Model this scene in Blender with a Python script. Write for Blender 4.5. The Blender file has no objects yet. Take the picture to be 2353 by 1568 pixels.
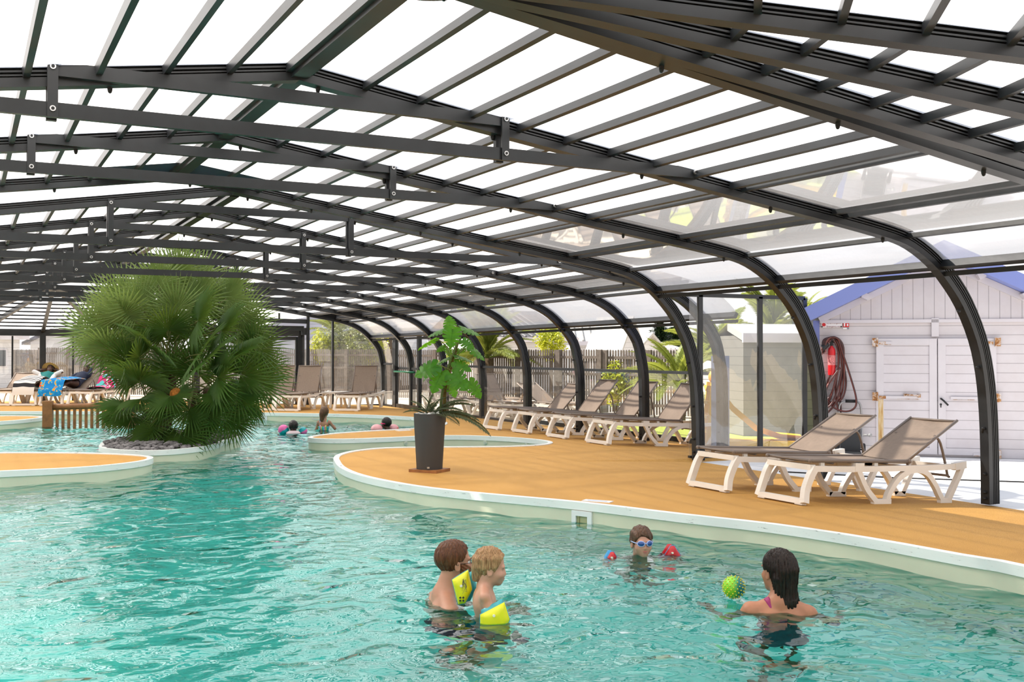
import bpy, bmesh, math, random
import numpy as np
from mathutils import Vector, Matrix
random.seed(7); np.random.seed(7)
PI = math.pi
scene = bpy.context.scene
COL = scene.collection
S = 1.3 / 1.5            # everything below is laid out in units of 0.867 m and scaled to metres at the end
PS = 1.5 / 1.3           # one real metre in layout units
K = 1.6 / 1.5            # the enclosure stands 0.1 lower than the pool edge: scale about the eye
# ---------------------------------------------------------------- camera model (36.8 mm, level within 0.6 degrees)
FPX, YAW, PIT, ROL = 2405.69, 0.481151, 0.0104080, 0.000588
CAMP = np.array([0.0, 0.0, 1.5])
_f = np.array([math.sin(YAW) * math.cos(PIT), math.cos(YAW) * math.cos(PIT), math.sin(PIT)])
_r = np.array([math.cos(YAW), -math.sin(YAW), 0.0]); _u = np.cross(_r, _f)
_r, _u = _r * math.cos(ROL) + _u * math.sin(ROL), -_r * math.sin(ROL) + _u * math.cos(ROL)
def ray(px, py): return _f + _r * (px - 1176.5) / FPX - _u * (py - 784) / FPX
def pt(px, py, z=0.0):                      # survey point on a level plane
    d = ray(px, py); return CAMP + d * ((z - 1.5) / d[2])
def pd(px, py, dist):                       # survey point at a distance along the view axis
    return CAMP + ray(px, py) * dist
def V(*a): return Vector(a[0]) if len(a) == 1 else Vector(a)
RH = Vector((_r[0], _r[1], 0)).normalized(); FH = Vector((_f[0], _f[1], 0)).normalized()

# ---------------------------------------------------------------- mesh builder
class MB:
    def __init__(s): s.v = []; s.f = []; s.m = []; s.cur = 0
    def add(s, vs, fs, m=None):
        o = len(s.v); s.v += [tuple(x) for x in vs]
        for f in fs: s.f.append(tuple(i + o for i in f)); s.m.append(s.cur if m is None else m)
        return s
    def box(s, c, d, M=None, m=None):
        c = Vector(c); h = Vector(d) / 2; vs = []
        for x in (-1, 1):
            for y in (-1, 1):
                for z in (-1, 1):
                    p = Vector((x * h.x, y * h.y, z * h.z))
                    if M is not None: p = M @ p
                    vs.append(c + p)
        return s.add(vs, [(0, 1, 3, 2), (4, 6, 7, 5), (0, 4, 5, 1), (2, 3, 7, 6), (0, 2, 6, 4), (1, 5, 7, 3)], m)
    def bar(s, a, b, w, h, up=(0, 0, 1), m=None):       # rectangular bar a->b, w across, h along up
        a = Vector(a); b = Vector(b); d = (b - a).normalized(); up = Vector(up)
        x = d.cross(up)
        if x.length < 1e-5: x = d.cross(Vector((1, 0, 0)))
        x.normalize(); y = x.cross(d).normalized()
        q = [(-w/2, -h/2), (w/2, -h/2), (w/2, h/2), (-w/2, h/2)]
        vs = [a + x*i + y*j for i, j in q] + [b + x*i + y*j for i, j in q]
        return s.add(vs, [(3, 2, 1, 0), (4, 5, 6, 7), (0, 1, 5, 4), (1, 2, 6, 5), (2, 3, 7, 6), (3, 0, 4, 7)], m)
    def sweep(s, path, sec, side=None, closed=False, cap=True, m=None, scale=None):
        # section points (a,b): a along 'side' vector (or curve binormal), b along the in-plane normal
        P = [Vector(p) for p in path]; n = len(P); k = len(sec); vs = []
        for i, p in enumerate(P):
            a = P[i-1] if (i > 0 or closed) else P[i]; b = P[(i+1) % n] if (i < n-1 or closed) else P[i]
            d = (b - a)
            if d.length < 1e-9: d = Vector((0, 0, 1))
            d.normalize()
            sd = Vector(side) if side is not None else Vector((0, 0, 1))
            sd = sd - d * sd.dot(d)
            if sd.length < 1e-5: sd = d.orthogonal()
            sd.normalize(); nn = d.cross(sd).normalized()
            mit = 1.0
            if (0 < i < n-1) or closed:
                d0 = (P[i] - P[i-1]).normalized(); c = max(0.35, d0.dot(d)); mit = 1 / c
            sc = 1 if scale is None else scale[i]
            for (u, w) in sec: vs.append(p + sd*u*sc + nn*w*mit*sc)
        fs = []
        for i in range(n if closed else n-1):
            j = (i+1) % n
            for q in range(k):
                r = (q+1) % k; fs.append((i*k+q, i*k+r, j*k+r, j*k+q))
        if cap and not closed:
            fs.append(tuple(range(k))[::-1]); fs.append(tuple((n-1)*k+q for q in range(k)))
        return s.add(vs, fs, m)
    def tube(s, path, r, n=8, m=None, closed=False):
        P = [Vector(p) for p in path]; N = len(P)
        rr = r if isinstance(r, (list, tuple)) else [r]*N
        ref = None; vs = []
        for i, p in enumerate(P):
            a = P[i-1] if (i > 0 or closed) else P[i]; b = P[(i+1) % N] if (i < N-1 or closed) else P[i]
            d = (b-a)
            d = d.normalized() if d.length > 1e-9 else Vector((0, 0, 1))
            if ref is None: ref = d.orthogonal().normalized()
            x = ref - d*ref.dot(d)
            x = x.normalized() if x.length > 1e-6 else d.orthogonal().normalized()
            ref = x; y = d.cross(x)
            for q in range(n):
                t = 2*PI*q/n; vs.append(p + (x*math.cos(t) + y*math.sin(t))*rr[i])
        fs = []
        for i in range(N if closed else N-1):
            j = (i+1) % N
            for q in range(n):
                w = (q+1) % n; fs.append((i*n+q, i*n+w, j*n+w, j*n+q))
        if not closed:
            fs.append(tuple(range(n))[::-1]); fs.append(tuple((N-1)*n+q for q in range(n)))
        return s.add(vs, fs, m)
    def cyl(s, a, b, r, r2=None, n=16, m=None): return s.tube([a, b], [r, r if r2 is None else r2], n, m)
    def lathe(s, prof, n=32, c=(0, 0, 0), m=None, wob=None, cap=True):
        c = Vector(c); vs = []; k = len(prof)
        for i, (r, z) in enumerate(prof):
            for q in range(n):
                t = 2*PI*q/n; w = 1 if wob is None else wob(t, z)
                vs.append(c + Vector((r*w*math.cos(t), r*w*math.sin(t), z)))
        fs = []
        for i in range(k-1):
            for q in range(n):
                w = (q+1) % n; fs.append((i*n+q, i*n+w, (i+1)*n+w, (i+1)*n+q))
        if cap: fs.append(tuple(range(n))[::-1]); fs.append(tuple((k-1)*n+q for q in range(n)))
        return s.add(vs, fs, m)
    def ball(s, c, r, n=16, k=10, M=None, m=None):
        c = Vector(c); r = Vector((r, r, r)) if not hasattr(r, '__len__') else Vector(r); vs = []; fs = []
        for i in range(1, k):
            th = PI*i/k
            for q in range(n):
                t = 2*PI*q/n; p = Vector((r.x*math.sin(th)*math.cos(t), r.y*math.sin(th)*math.sin(t), r.z*math.cos(th)))
                vs.append(c + (M @ p if M is not None else p))
        for z in (1, -1):
            p = Vector((0, 0, r.z*z)); vs.append(c + (M @ p if M is not None else p))
        for i in range(k-2):
            for q in range(n):
                w = (q+1) % n; fs.append((i*n+q, (i+1)*n+q, (i+1)*n+w, i*n+w))
        T = (k-1)*n
        for q in range(n):
            w = (q+1) % n; fs.append((T, q, w)); fs.append((T+1, (k-2)*n+w, (k-2)*n+q))
        return s.add(vs, fs, m)
    def prism(s, poly, axis, d0, d1, m=None):       # poly in the plane normal to axis; axis 'x','y','z'
        def mk(a, b, d): return {'x': (d, a, b), 'y': (a, d, b), 'z': (a, b, d)}[axis]
        n = len(poly); vs = [mk(a, b, d0) for a, b in poly] + [mk(a, b, d1) for a, b in poly]
        fs = [tuple(range(n))[::-1], tuple(range(n, 2*n))] + [(i, (i+1) % n, n+(i+1) % n, n+i) for i in range(n)]
        return s.add(vs, fs, m)
    def grid(s, P, m=None, closed=False):           # P[i][j] points
        a = len(P); b = len(P[0]); vs = [p for row in P for p in row]; fs = []
        for i in range(a-1):
            for j in range(b-1): fs.append((i*b+j, i*b+j+1, (i+1)*b+j+1, (i+1)*b+j))
        return s.add(vs, fs, m)
    def mesh(s, name, mats, smooth=False, recalc=True):
        me = bpy.data.meshes.new(name); me.from_pydata(s.v, [], s.f); me.validate()
        for x in (mats if isinstance(mats, (list, tuple)) else [mats]): me.materials.append(x)
        if len(me.polygons) == len(s.m): me.polygons.foreach_set('material_index', s.m)
        if recalc:
            bm = bmesh.new(); bm.from_mesh(me); bmesh.ops.recalc_face_normals(bm, faces=bm.faces); bm.to_mesh(me); bm.free()
        if smooth:
            me.polygons.foreach_set('use_smooth', [True]*len(me.polygons))
            if smooth is not True:
                try: me.set_sharp_from_angle(angle=math.radians(smooth))
                except Exception: pass
        me.update(); return me
    def obj(s, name, mats, parent=None, smooth=False, label=None, recalc=True):
        o = bpy.data.objects.new(name, s.mesh(name, mats, smooth, recalc)); COL.objects.link(o)
        if parent is not None: o.parent = parent
        if label: o['label'] = label
        return o

def link(name, me, parent=None, M=None, label=None):
    o = bpy.data.objects.new(name, me); COL.objects.link(o)
    if parent is not None: o.parent = parent
    if M is not None: o.matrix_local = M
    if label: o['label'] = label
    return o
def tag(o, label, cat, group=None, kind=None):
    o['label'] = label; o['category'] = cat
    if group: o['group'] = group
    if kind: o['kind'] = kind
    return o
def thing(name, label, cat, loc=(0, 0, 0), rz=0.0, group=None, kind=None, M=None):
    o = bpy.data.objects.new(name, None); COL.objects.link(o); o.empty_display_size = 0.1
    if M is not None: o.matrix_local = M
    else: o.location = Vector(loc); o.rotation_euler = (0, 0, rz)
    return tag(o, label, cat, group, kind)
def struct(o):
    o['kind'] = 'structure'; return o
def dup(root, label, M):
    r = root.copy(); COL.objects.link(r); r.matrix_local = M; r['label'] = label
    for ch in list(root.children):
        c = ch.copy(); COL.objects.link(c); c.parent = r
        for g in list(ch.children):
            d = g.copy(); COL.objects.link(d); d.parent = c
    return r
def TR(loc, rz=0.0, ry=0.0, rx=0.0, sc=1.0):
    return Matrix.Translation(Vector(loc)) @ Matrix.Rotation(rz, 4, 'Z') @ Matrix.Rotation(ry, 4, 'Y') @ Matrix.Rotation(rx, 4, 'X') @ Matrix.Scale(sc, 4)
def frame(o, x, y, z):                       # matrix from axes
    M = Matrix.Identity(4)
    for i, a in enumerate((x, y, z)):
        for j in range(3): M[j][i] = a[j]
    for j in range(3): M[j][3] = o[j]
    return M
def spline(P, n=6, closed=False):             # Catmull-Rom
    P = [np.array(p, float) for p in P]; N = len(P); out = []
    for i in range(N if closed else N-1):
        p1 = P[i]; p2 = P[(i+1) % N]
        p0 = P[i-1] if (i > 0 or closed) else 2*p1-p2
        p3 = P[(i+2) % N] if (i+2 < N or closed) else 2*p2-p1
        for k in range(n):
            t = k/n
            out.append(0.5*((2*p1)+(-p0+p2)*t+(2*p0-5*p1+4*p2-p3)*t*t+(-p0+3*p1-3*p2+p3)*t**3))
    if not closed: out.append(P[-1])
    return out

# ---------------------------------------------------------------- materials
def lin(c):
    if isinstance(c, str):
        c = tuple(int(c[i:i+2], 16)/255 for i in (0, 2, 4))
        c = tuple(x/12.92 if x <= 0.04045 else ((x+0.055)/1.055)**2.4 for x in c)
    return (c[0], c[1], c[2], 1.0)
class NT:
    def __init__(s, name):
        s.mat = bpy.data.materials.new(name); s.mat.use_nodes = True; s.t = s.mat.node_tree; s.t.nodes.clear()
        s.out = s.n('ShaderNodeOutputMaterial')
    def n(s, t, **kw):
        x = s.t.nodes.new(t)
        for k, v in kw.items():
            if k.startswith('i_'): x.inputs[int(k[2:]) if k[2:].isdigit() else k[2:].replace('_', ' ')].default_value = v
            else: setattr(x, k, v)
        return x
    def l(s, a, ao, b, bi): s.t.links.new(a.outputs[ao], b.inputs[bi]); return b
    def coord(s, kind='Object', scale=(1, 1, 1)):
        c = s.n('ShaderNodeTexCoord'); m = s.n('ShaderNodeMapping'); s.l(c, kind, m, 0); m.inputs['Scale'].default_value = scale; return m
    def noise(s, co, scale, detail=3, rough=0.5, dist=0.0):
        x = s.n('ShaderNodeTexNoise'); s.l(co, 0, x, 'Vector')
        x.inputs['Scale'].default_value = scale; x.inputs['Detail'].default_value = detail; x.inputs['Roughness'].default_value = rough; x.inputs['Distortion'].default_value = dist
        return x
    def ramp(s, src, out, stops, interp='LINEAR'):
        r = s.n('ShaderNodeValToRGB'); r.color_ramp.interpolation = interp; s.l(src, out, r, 0)
        e = r.color_ramp.elements
        while len(e) < len(stops): e.new(0.5)
        for i, (p, c) in enumerate(stops): e[i].position = p; e[i].color = lin(c)
        return r
    def bump(s, src, out, strength=0.3, dist=0.02, prev=None):
        b = s.n('ShaderNodeBump'); s.l(src, out, b, 'Height'); b.inputs['Strength'].default_value = strength; b.inputs['Distance'].default_value = dist
        if prev: s.l(prev, 0, b, 'Normal')
        return b
    def math(s, op, a, b=None, ao=0, bo=0):
        m = s.n('ShaderNodeMath'); m.operation = op
        for i, (x, o) in enumerate(((a, ao), (b, bo))):
            if x is None: continue
            if isinstance(x, (int, float)): m.inputs[i].default_value = x
            else: s.l(x, o, m, i)
        return m
    def bsdf(s, color=(0.5, 0.5, 0.5), rough=0.5, metal=0.0, spec=0.5):
        p = s.n('ShaderNodeBsdfPrincipled'); p.inputs['Base Color'].default_value = lin(color); p.inputs['Roughness'].default_value = rough
        p.inputs['Metallic'].default_value = metal; p.inputs['Specular IOR Level'].default_value = spec
        s.l(p, 0, s.out, 0); s.p = p; return p
MATS = {}
def simple(name, color, rough=0.5, metal=0.0, spec=0.5, var=0.0, vscale=8.0, bump=0.0, bscale=60.0):
    if name in MATS: return MATS[name]
    t = NT(name); p = t.bsdf(color, rough, metal, spec); c = lin(color)
    if var or bump: co = t.coord()
    if var:
        nz = t.noise(co, vscale, 4, 0.6)
        r = t.ramp(nz, 0, [(0.3, tuple(x*(1-var) for x in c[:3])), (0.7, tuple(min(1, x*(1+var)) for x in c[:3]))]); t.l(r, 0, p, 'Base Color')
    if bump:
        nb = t.noise(co, bscale, 3, 0.6); b = t.bump(nb, 0, bump, 0.01); t.l(b, 0, p, 'Normal')
    MATS[name] = t.mat; return t.mat
def leafmat(name, c0, c1, trans=0.35, tc=(0.35, 0.55, 0.05), rough=0.4, vscale=3.0):
    t = NT(name); p = t.bsdf(c0, rough, 0, 0.22); co = t.coord()
    nz = t.noise(co, vscale, 3); r = t.ramp(nz, 0, [(0.35, c0), (0.65, c1)]); t.l(r, 0, p, 'Base Color')
    tr = t.n('ShaderNodeBsdfTranslucent'); tr.inputs[0].default_value = lin(tc)
    mx = t.n('ShaderNodeMixShader'); mx.inputs[0].default_value = trans; t.l(p, 0, mx, 1); t.l(tr, 0, mx, 2); t.l(mx, 0, t.out, 0)
    MATS[name] = t.mat; return t.mat
def panemat(name, tint=(1, 1, 1), haze=0.0, hazec=(0.9, 0.9, 0.9), ior=1.5, boost=1.0, rough=0.0, dirt=0.0):
    # thin clear sheet: straight-through light, Fresnel mirror, some milky haze
    t = NT(name); tr = t.n('ShaderNodeBsdfTransparent'); tr.inputs[0].default_value = lin(tint)
    base = tr
    if haze:
        tl = t.n('ShaderNodeBsdfTranslucent'); tl.inputs[0].default_value = lin(hazec)
        df = t.n('ShaderNodeBsdfDiffuse'); df.inputs[0].default_value = lin(tuple(x*0.6 for x in hazec))
        m1 = t.n('ShaderNodeMixShader'); m1.inputs[0].default_value = 0.3; t.l(tl, 0, m1, 1); t.l(df, 0, m1, 2)
        m2 = t.n('ShaderNodeMixShader'); m2.inputs[0].default_value = haze; t.l(tr, 0, m2, 1); t.l(m1, 0, m2, 2)
        if dirt:
            co = t.coord(); nz = t.noise(co, 3.0, 6, 0.75); r = t.ramp(nz, 0, [(0.3, (haze*(1-dirt),)*3), (0.75, (min(1, haze*(1+dirt)),)*3)]); t.l(r, 0, m2, 0)
        base = m2
    gl = t.n('ShaderNodeBsdfGlossy'); gl.inputs['Roughness'].default_value = rough; gl.inputs['Color'].default_value = (1, 1, 1, 1)
    ge = t.n('ShaderNodeNewGeometry'); vm = t.n('ShaderNodeVectorMath'); vm.operation = 'DOT_PRODUCT'; t.l(ge, 'Incoming', vm, 0); t.l(ge, 'Normal', vm, 1)
    ab = t.math('ABSOLUTE', vm, None, 1); om = t.math('SUBTRACT', 1.0, ab); pw = t.math('POWER', om, 5.0); f0 = ((ior-1)/(ior+1))**2*1.8
    k = t.math('MULTIPLY', t.math('ADD', t.math('MULTIPLY', pw, 1-f0), f0), boost); k.use_clamp = True
    mx = t.n('ShaderNodeMixShader'); t.l(k, 0, mx, 0); t.l(base, 0, mx, 1); t.l(gl, 0, mx, 2); t.l(mx, 0, t.out, 0)
    MATS[name] = t.mat; return t.mat

M_METAL = simple('anthracite_metal', (0.018, 0.020, 0.023), 0.36, 0.0, 0.42, 0.25, 5.0)
M_BLACK = simple('black_rubber', (0.012, 0.012, 0.013), 0.6)
M_STEEL = simple('steel', (0.55, 0.55, 0.55), 0.35, 1.0)
M_WHITE = simple('white_paint', (0.78, 0.78, 0.78), 0.5)
M_PLAST = simple('white_resin', (0.86, 0.805, 0.73), 0.45, 0, 0.5, 0.04, 4.0)
def milky():
    t = NT('milky_polycarbonate'); co = t.coord()
    tl = t.n('ShaderNodeBsdfTranslucent'); tr = t.n('ShaderNodeBsdfTransparent')
    nz = t.noise(co, 90, 5, 0.9); nb = t.noise(co, 2.0, 3, 0.6)
    r = t.ramp(nz, 0, [(0.33, (0.60, 0.57, 0.55)), (0.50, (0.97, 0.96, 0.95))])
    r2 = t.ramp(nb, 0, [(0.3, (0.94, 0.91, 0.89)), (0.65, (1, 1, 1))])
    mm = t.n('ShaderNodeMix'); mm.data_type = 'RGBA'; mm.blend_type = 'MULTIPLY'; mm.inputs[0].default_value = 1.0
    t.l(r, 0, mm, 6); t.l(r2, 0, mm, 7); t.l(mm, 2, tl, 0)
    mx = t.n('ShaderNodeMixShader'); mx.inputs[0].default_value = 0.07; t.l(tl, 0, mx, 1); t.l(tr, 0, mx, 2); t.l(mx, 0, t.out, 0)
    return t.mat
M_MILKY = milky()
M_CLEAR = panemat('clear_roof_sheet', (0.97, 0.96, 0.95), 0.55, (0.60, 0.56, 0.54), 1.5, 1.6, 0.03, 0.35)
M_RIBBED = panemat('ribbed_polycarbonate', (0.95, 0.95, 0.97), 0.62, (0.62, 0.61, 0.63), 1.5, 0.9, 0.15, 0.15)
M_PANE = panemat('side_pane', (0.97, 0.97, 0.96), 0.05, (0.8, 0.8, 0.8), 1.5, 1.3, 0.0, 0.6)
M_GWALL = panemat('glass_screen', (0.93, 0.93, 0.92), 0.10, (0.6, 0.58, 0.56), 1.5, 1.5, 0.0, 0.5)
def deckmat():
    t = NT('ochre_resin_gravel'); p = t.bsdf((0.6, 0.33, 0.08), 0.75, 0, 0.3); co = t.coord()
    n1 = t.noise(co, 220, 3, 0.7); n2 = t.noise(co, 1.2, 5, 0.6)
    r = t.ramp(n1, 0, [(0.28, (0.26, 0.11, 0.016)), (0.5, (0.60, 0.315, 0.075)), (0.75, (0.84, 0.52, 0.18))])
    r2 = t.ramp(n2, 0, [(0.3, (0.90, 0.88, 0.84)), (0.7, (1, 1, 1))])
    mm = t.n('ShaderNodeMix'); mm.data_type = 'RGBA'; mm.blend_type = 'MULTIPLY'; mm.inputs[0].default_value = 1.0
    t.l(r, 0, mm, 6); t.l(r2, 0, mm, 7); t.l(mm, 2, p, 'Base Color')
    b = t.bump(n1, 0, 0.5, 0.006); t.l(b, 0, p, 'Normal'); return t.mat
M_DECK = deckmat()
def copingmat():
    t = NT('white_coping'); p = t.bsdf((0.8, 0.82, 0.8), 0.4); co = t.coord('Object', (1, 1, 9))
    n = t.noise(co, 7, 8, 0.75); r = t.ramp(n, 0, [(0.0, (0.05, 0.055, 0.05)), (0.345, (0.10, 0.11, 0.10)), (0.375, (0.78, 0.80, 0.77)), (1, (0.83, 0.85, 0.83))]); t.l(r, 0, p, 'Base Color'); return t.mat
M_COPE = copingmat()
M_LINER = simple('pool_liner', (0.68, 0.66, 0.50), 0.35, 0, 0.5, 0.05, 1.5)
SKY, SUN, EXPO = 1.0, 9.0, 0.22
# ================================================================ pool deck, basin, water
ZW = -0.18                                    # water level
def q2(px, py, z=0.0): p = pt(px, py, z); return (float(p[0]), float(p[1]))
shore = [(1.5, 1.6), (4.0, 1.9), (5.5, 2.6), (6.25, 3.5)]            # near side, behind the view
shore += [(6.52, 4.81), (6.47, 5.31), (6.39, 6.12), (6.19, 6.98), (5.82, 7.81), (5.41, 8.85), (4.99, 9.60), (4.68, 10.16), (4.42, 10.82), (4.26, 11.6), (4.22, 12.3),
          (4.30, 13.05), (4.47, 13.75), (4.62, 14.25), (4.82, 14.66), (5.12, 15.02), (5.52, 15.27), (5.95, 15.32), (6.69, 15.05), (7.46, 14.74), (7.88, 14.68), (8.24, 14.74), (8.48, 14.94),
          (8.60, 15.25), (8.58, 15.65), (8.40, 16.2), (8.0, 16.78), (7.6, 17.05), (7.05, 17.13), (6.4, 17.1), (5.75, 17.17), (5.40, 17.4), (5.28, 17.68), (5.42, 18.02), (5.9, 18.42), (6.6, 18.7), (7.31, 18.85),
          (7.95, 19.05), (8.5, 19.45), (8.9, 20.1), (9.10, 20.9), (9.08, 22.0), (8.55, 23.25), (7.9, 24.15), (7.31, 24.68), (6.42, 25.5), (5.0, 26.6), (3.2, 27.65), (1.5, 28.6), (0.2, 29.2), (-1.5, 29.7), (-2.8, 29.4),
          (-3.1, 28.6), (-2.4, 27.8), (-1.0, 27.4), (0.6, 27.08), (1.2, 26.8), (1.53, 26.4), (1.55, 25.95), (1.25, 25.4), (0.66, 24.85), (-0.8, 24.3), (-2.3, 23.6), (-3.0, 22.6),
          (-2.9, 21.2), (-1.6, 20.1), (0.0, 19.45), (0.38, 19.15), (0.42, 18.85), (0.1, 18.55), (-1.2, 18.2), (-2.6, 17.9), (-2.5, 17.5), (-1.0, 17.4), (0.46, 17.18), (1.04, 16.9), (1.6, 16.55), (2.08, 16.08), (2.31, 15.68), (2.33, 15.35),
          (2.15, 14.98), (1.75, 14.67), (1.24, 14.5), (0.39, 14.5), (-1.2, 14.5), (-2.8, 13.8), (-3.7, 12.2), (-4.0, 10.0), (-4.0, 7.0), (-3.4, 4.2), (-1.6, 2.2)]
SH = [(float(p[0]), float(p[1])) for p in spline([(a, b) for a, b in shore], 3, True)]
isl = [(1.93, 17.95), (1.88, 17.45), (2.02, 16.92), (2.34, 16.56), (2.62, 16.46), (2.95, 16.55), (3.32, 16.83), (3.62, 17.25), (3.82, 17.75), (4.15, 18.3), (4.38, 18.9), (4.36, 19.5), (4.0, 19.95), (3.4, 20.0), (2.85, 19.6), (2.35, 19.0), (2.05, 18.5)]
ISL = [(float(p[0]), float(p[1])) for p in spline(isl, 4, True)]
XS = [(7.35, -2.6), (7.35, 12.4), (8.9, 13.6), (8.9, 18.9), (9.5, 20.6), (9.5, 28.8)]     # where the fall to the wall begins
XW = [(9.62, -2.6), (9.62, 12.42), (11.7, 12.6), (11.7, 19.9), (10.95, 20.7), (10.95, 28.8)]
def fall(x, y):
    xs = np.interp(y, [p[1] for p in XS], [p[0] for p in XS]); return -0.0545*max(0.0, x-xs)
def tri_fill(loops, z):
    bm = bmesh.new(); es = []
    for L in loops:
        vs = [bm.verts.new((x, y, z)) for x, y in L]
        es += [bm.edges.new((vs[i], vs[(i+1) % len(vs)])) for i in range(len(vs))]
    bmesh.ops.triangle_fill(bm, use_beauty=True, use_dissolve=False, edges=es)
    for f in bm.faces:
        if f.normal.z < 0: f.normal_flip()
    return bm
outer = XS + [(8.8, 28.85), (8.75, 29.3), (7.0, 31.4), (6.0, 33.4), (4.4, 34.7), (2.1, 35.2), (-0.2, 34.8), (-2.2, 33.4), (-4.9, 31.5), (-4.9, -2.6)]
bm = tri_fill([outer, SH], 0.0)
me = bpy.data.meshes.new('floor'); bm.to_mesh(me); bm.free()
mb = MB()
mb.v = [tuple(v.co) for v in me.vertices]; mb.f = [tuple(p.vertices) for p in me.polygons]; mb.m = [0]*len(mb.f)
for i in range(len(XS)-1):
    a, b = XS[i], XS[i+1]; c, d = XW[i], XW[i+1]
    mb.add([(a[0], a[1], 0), (b[0], b[1], 0), (d[0], d[1], -0.0545*(d[0]-b[0])), (c[0], c[1], -0.0545*(c[0]-a[0]))], [(0, 3, 2, 1)])
floor = mb.obj('floor', M_DECK, recalc=False)
tag(floor, 'ochre resin gravel pool deck curving around the water', 'floor'); struct(floor)
bpy.data.meshes.remove(me)
# basin
def wallstrip(L, z0, z1):
    m = MB(); n = len(L)
    m.add([(x, y, z0) for x, y in L] + [(x, y, z1) for x, y in L], [(i, (i+1) % n, n+(i+1) % n, n+i) for i in range(n)]); return m
pw = wallstrip(SH, -0.005, -1.62).obj('wall_pool', M_LINER, smooth=True, recalc=False); struct(tag(pw, 'cream pool liner wall around the water', 'wall'))
pf = MB().add([(-6, -1, -1.6), (11, -1, -1.6), (11, 31, -1.6), (-6, 31, -1.6)], [(0, 1, 2, 3)]).obj('floor', simple('pool_bottom', (0.60, 0.80, 0.77), 0.5, 0, 0.4, 0.04, 1.0), recalc=False); struct(tag(pf, 'pale pool bottom under the turquoise water', 'floor'))
iw = wallstrip(ISL, 0.0, -1.62).obj('wall_island', M_LINER, smooth=True, recalc=False); struct(tag(iw, 'cream wall of the palm island in the pool', 'wall'))
# coping: rounded lip + drop face (section a = vertical (side = z), b = in-plane normal)
def coping(L, sgn, name, label):
    m = MB(); sec = [(0.014, -0.065), (0.018, -0.01), (0.014, 0.012), (-0.062, 0.016), (-0.066, 0.004), (-0.066, -0.065)]
    sec = [(a, b*sgn) for a, b in sec]
    m.sweep([(x, y, 0.0) for x, y in L], sec, side=(0, 0, 1), closed=True, cap=False)
    o = m.obj(name, M_COPE, smooth=50); return struct(tag(o, label, 'coping'))
def area(L): return sum(L[i][0]*L[(i+1) % len(L)][1]-L[(i+1) % len(L)][0]*L[i][1] for i in range(len(L)))/2
coping(SH, -1 if area(SH) > 0 else 1, 'trim_1', 'white pool edge coping with scuffed black marks')
coping(ISL, 1 if area(ISL) > 0 else -1, 'trim_2', 'white rim round the pebble bed of the palm island')
# water sheet: real ripples
xs = np.arange(-4.6, 9.61, 0.05); ys = np.arange(1.0, 30.2, 0.06)
GX, GY = np.meshgrid(xs, ys)
rng = np.random.RandomState(3); Z = np.zeros_like(GX)
for k in range(46):
    lam = rng.uniform(0.28, 1.5); th = rng.uniform(0, 2*PI); A = 0.0021*lam**1.0*rng.uniform(0.4, 1.1)
    Z += A*np.sin(2*PI/lam*(GX*math.cos(th)+GY*math.sin(th)) + rng.uniform(0, 6.28) + 0.9*np.sin(GX*rng.uniform(.3, 1.1)+GY*rng.uniform(.3, 1.1)))
RINGS = []
def ring(cx, cy, amp, lam, dec): RINGS.append((cx, cy)); d = np.hypot(GX-cx, GY-cy); return amp*np.exp(-d/dec)*np.sin(2*PI*d/lam)
mp = pt(1043, 1385, ZW); wp = pt(1785, 1410, ZW); bp_ = pt(1475, 1280, ZW); kp = pt(745, 990, ZW); bl = pt(1686, 1376, ZW)
Z += ring(mp[0], mp[1], 0.010, 0.21, 0.8)+ring(wp[0], wp[1], 0.008, 0.24, 0.9)+ring(bp_[0], bp_[1], 0.007, 0.2, 0.7)+ring(bl[0], bl[1], 0.012, 0.16, 0.35)+ring(kp[0], kp[1], 0.008, 0.3, 1.5)
chop = 1+0.9*np.clip((GY-16)/6, 0, 1); Z *= chop
nx, ny = len(xs), len(ys)
vs = np.stack([GX, GY, ZW+Z], -1).reshape(-1, 3)
ii = (np.arange(ny-1)[:, None]*nx+np.arange(nx-1)[None, :]).reshape(-1)
faces = np.stack([ii, ii+1, ii+nx+1, ii+nx], -1)
def np_inside(X, Y, L):
    c = np.zeros(X.shape, bool); n = len(L)
    for i in range(n):
        x1, y1 = L[i]; x2, y2 = L[(i+1) % n]
        if y1 != y2: c ^= ((y1 > Y) != (y2 > Y)) & (X < (x2-x1)*(Y-y1)/(y2-y1)+x1)
    return c
wet = (np_inside(GX, GY, SH) & ~np_inside(GX, GY, ISL)).reshape(-1)
faces = faces[wet[faces].any(1)]
used = np.zeros(len(vs), bool); used[faces.reshape(-1)] = True; remap = np.cumsum(used)-1; vs = vs[used]; faces = remap[faces]
wm = bpy.data.meshes.new('pool_water'); wm.vertices.add(len(vs)); wm.vertices.foreach_set('co', vs.reshape(-1)); nf = len(faces)
wm.loops.add(nf*4); wm.loops.foreach_set('vertex_index', faces.reshape(-1)); wm.polygons.add(nf)
wm.polygons.foreach_set('loop_start', np.arange(0, nf*4, 4)); wm.polygons.foreach_set('use_smooth', np.ones(nf, bool)); wm.update(); wm.validate()
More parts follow.
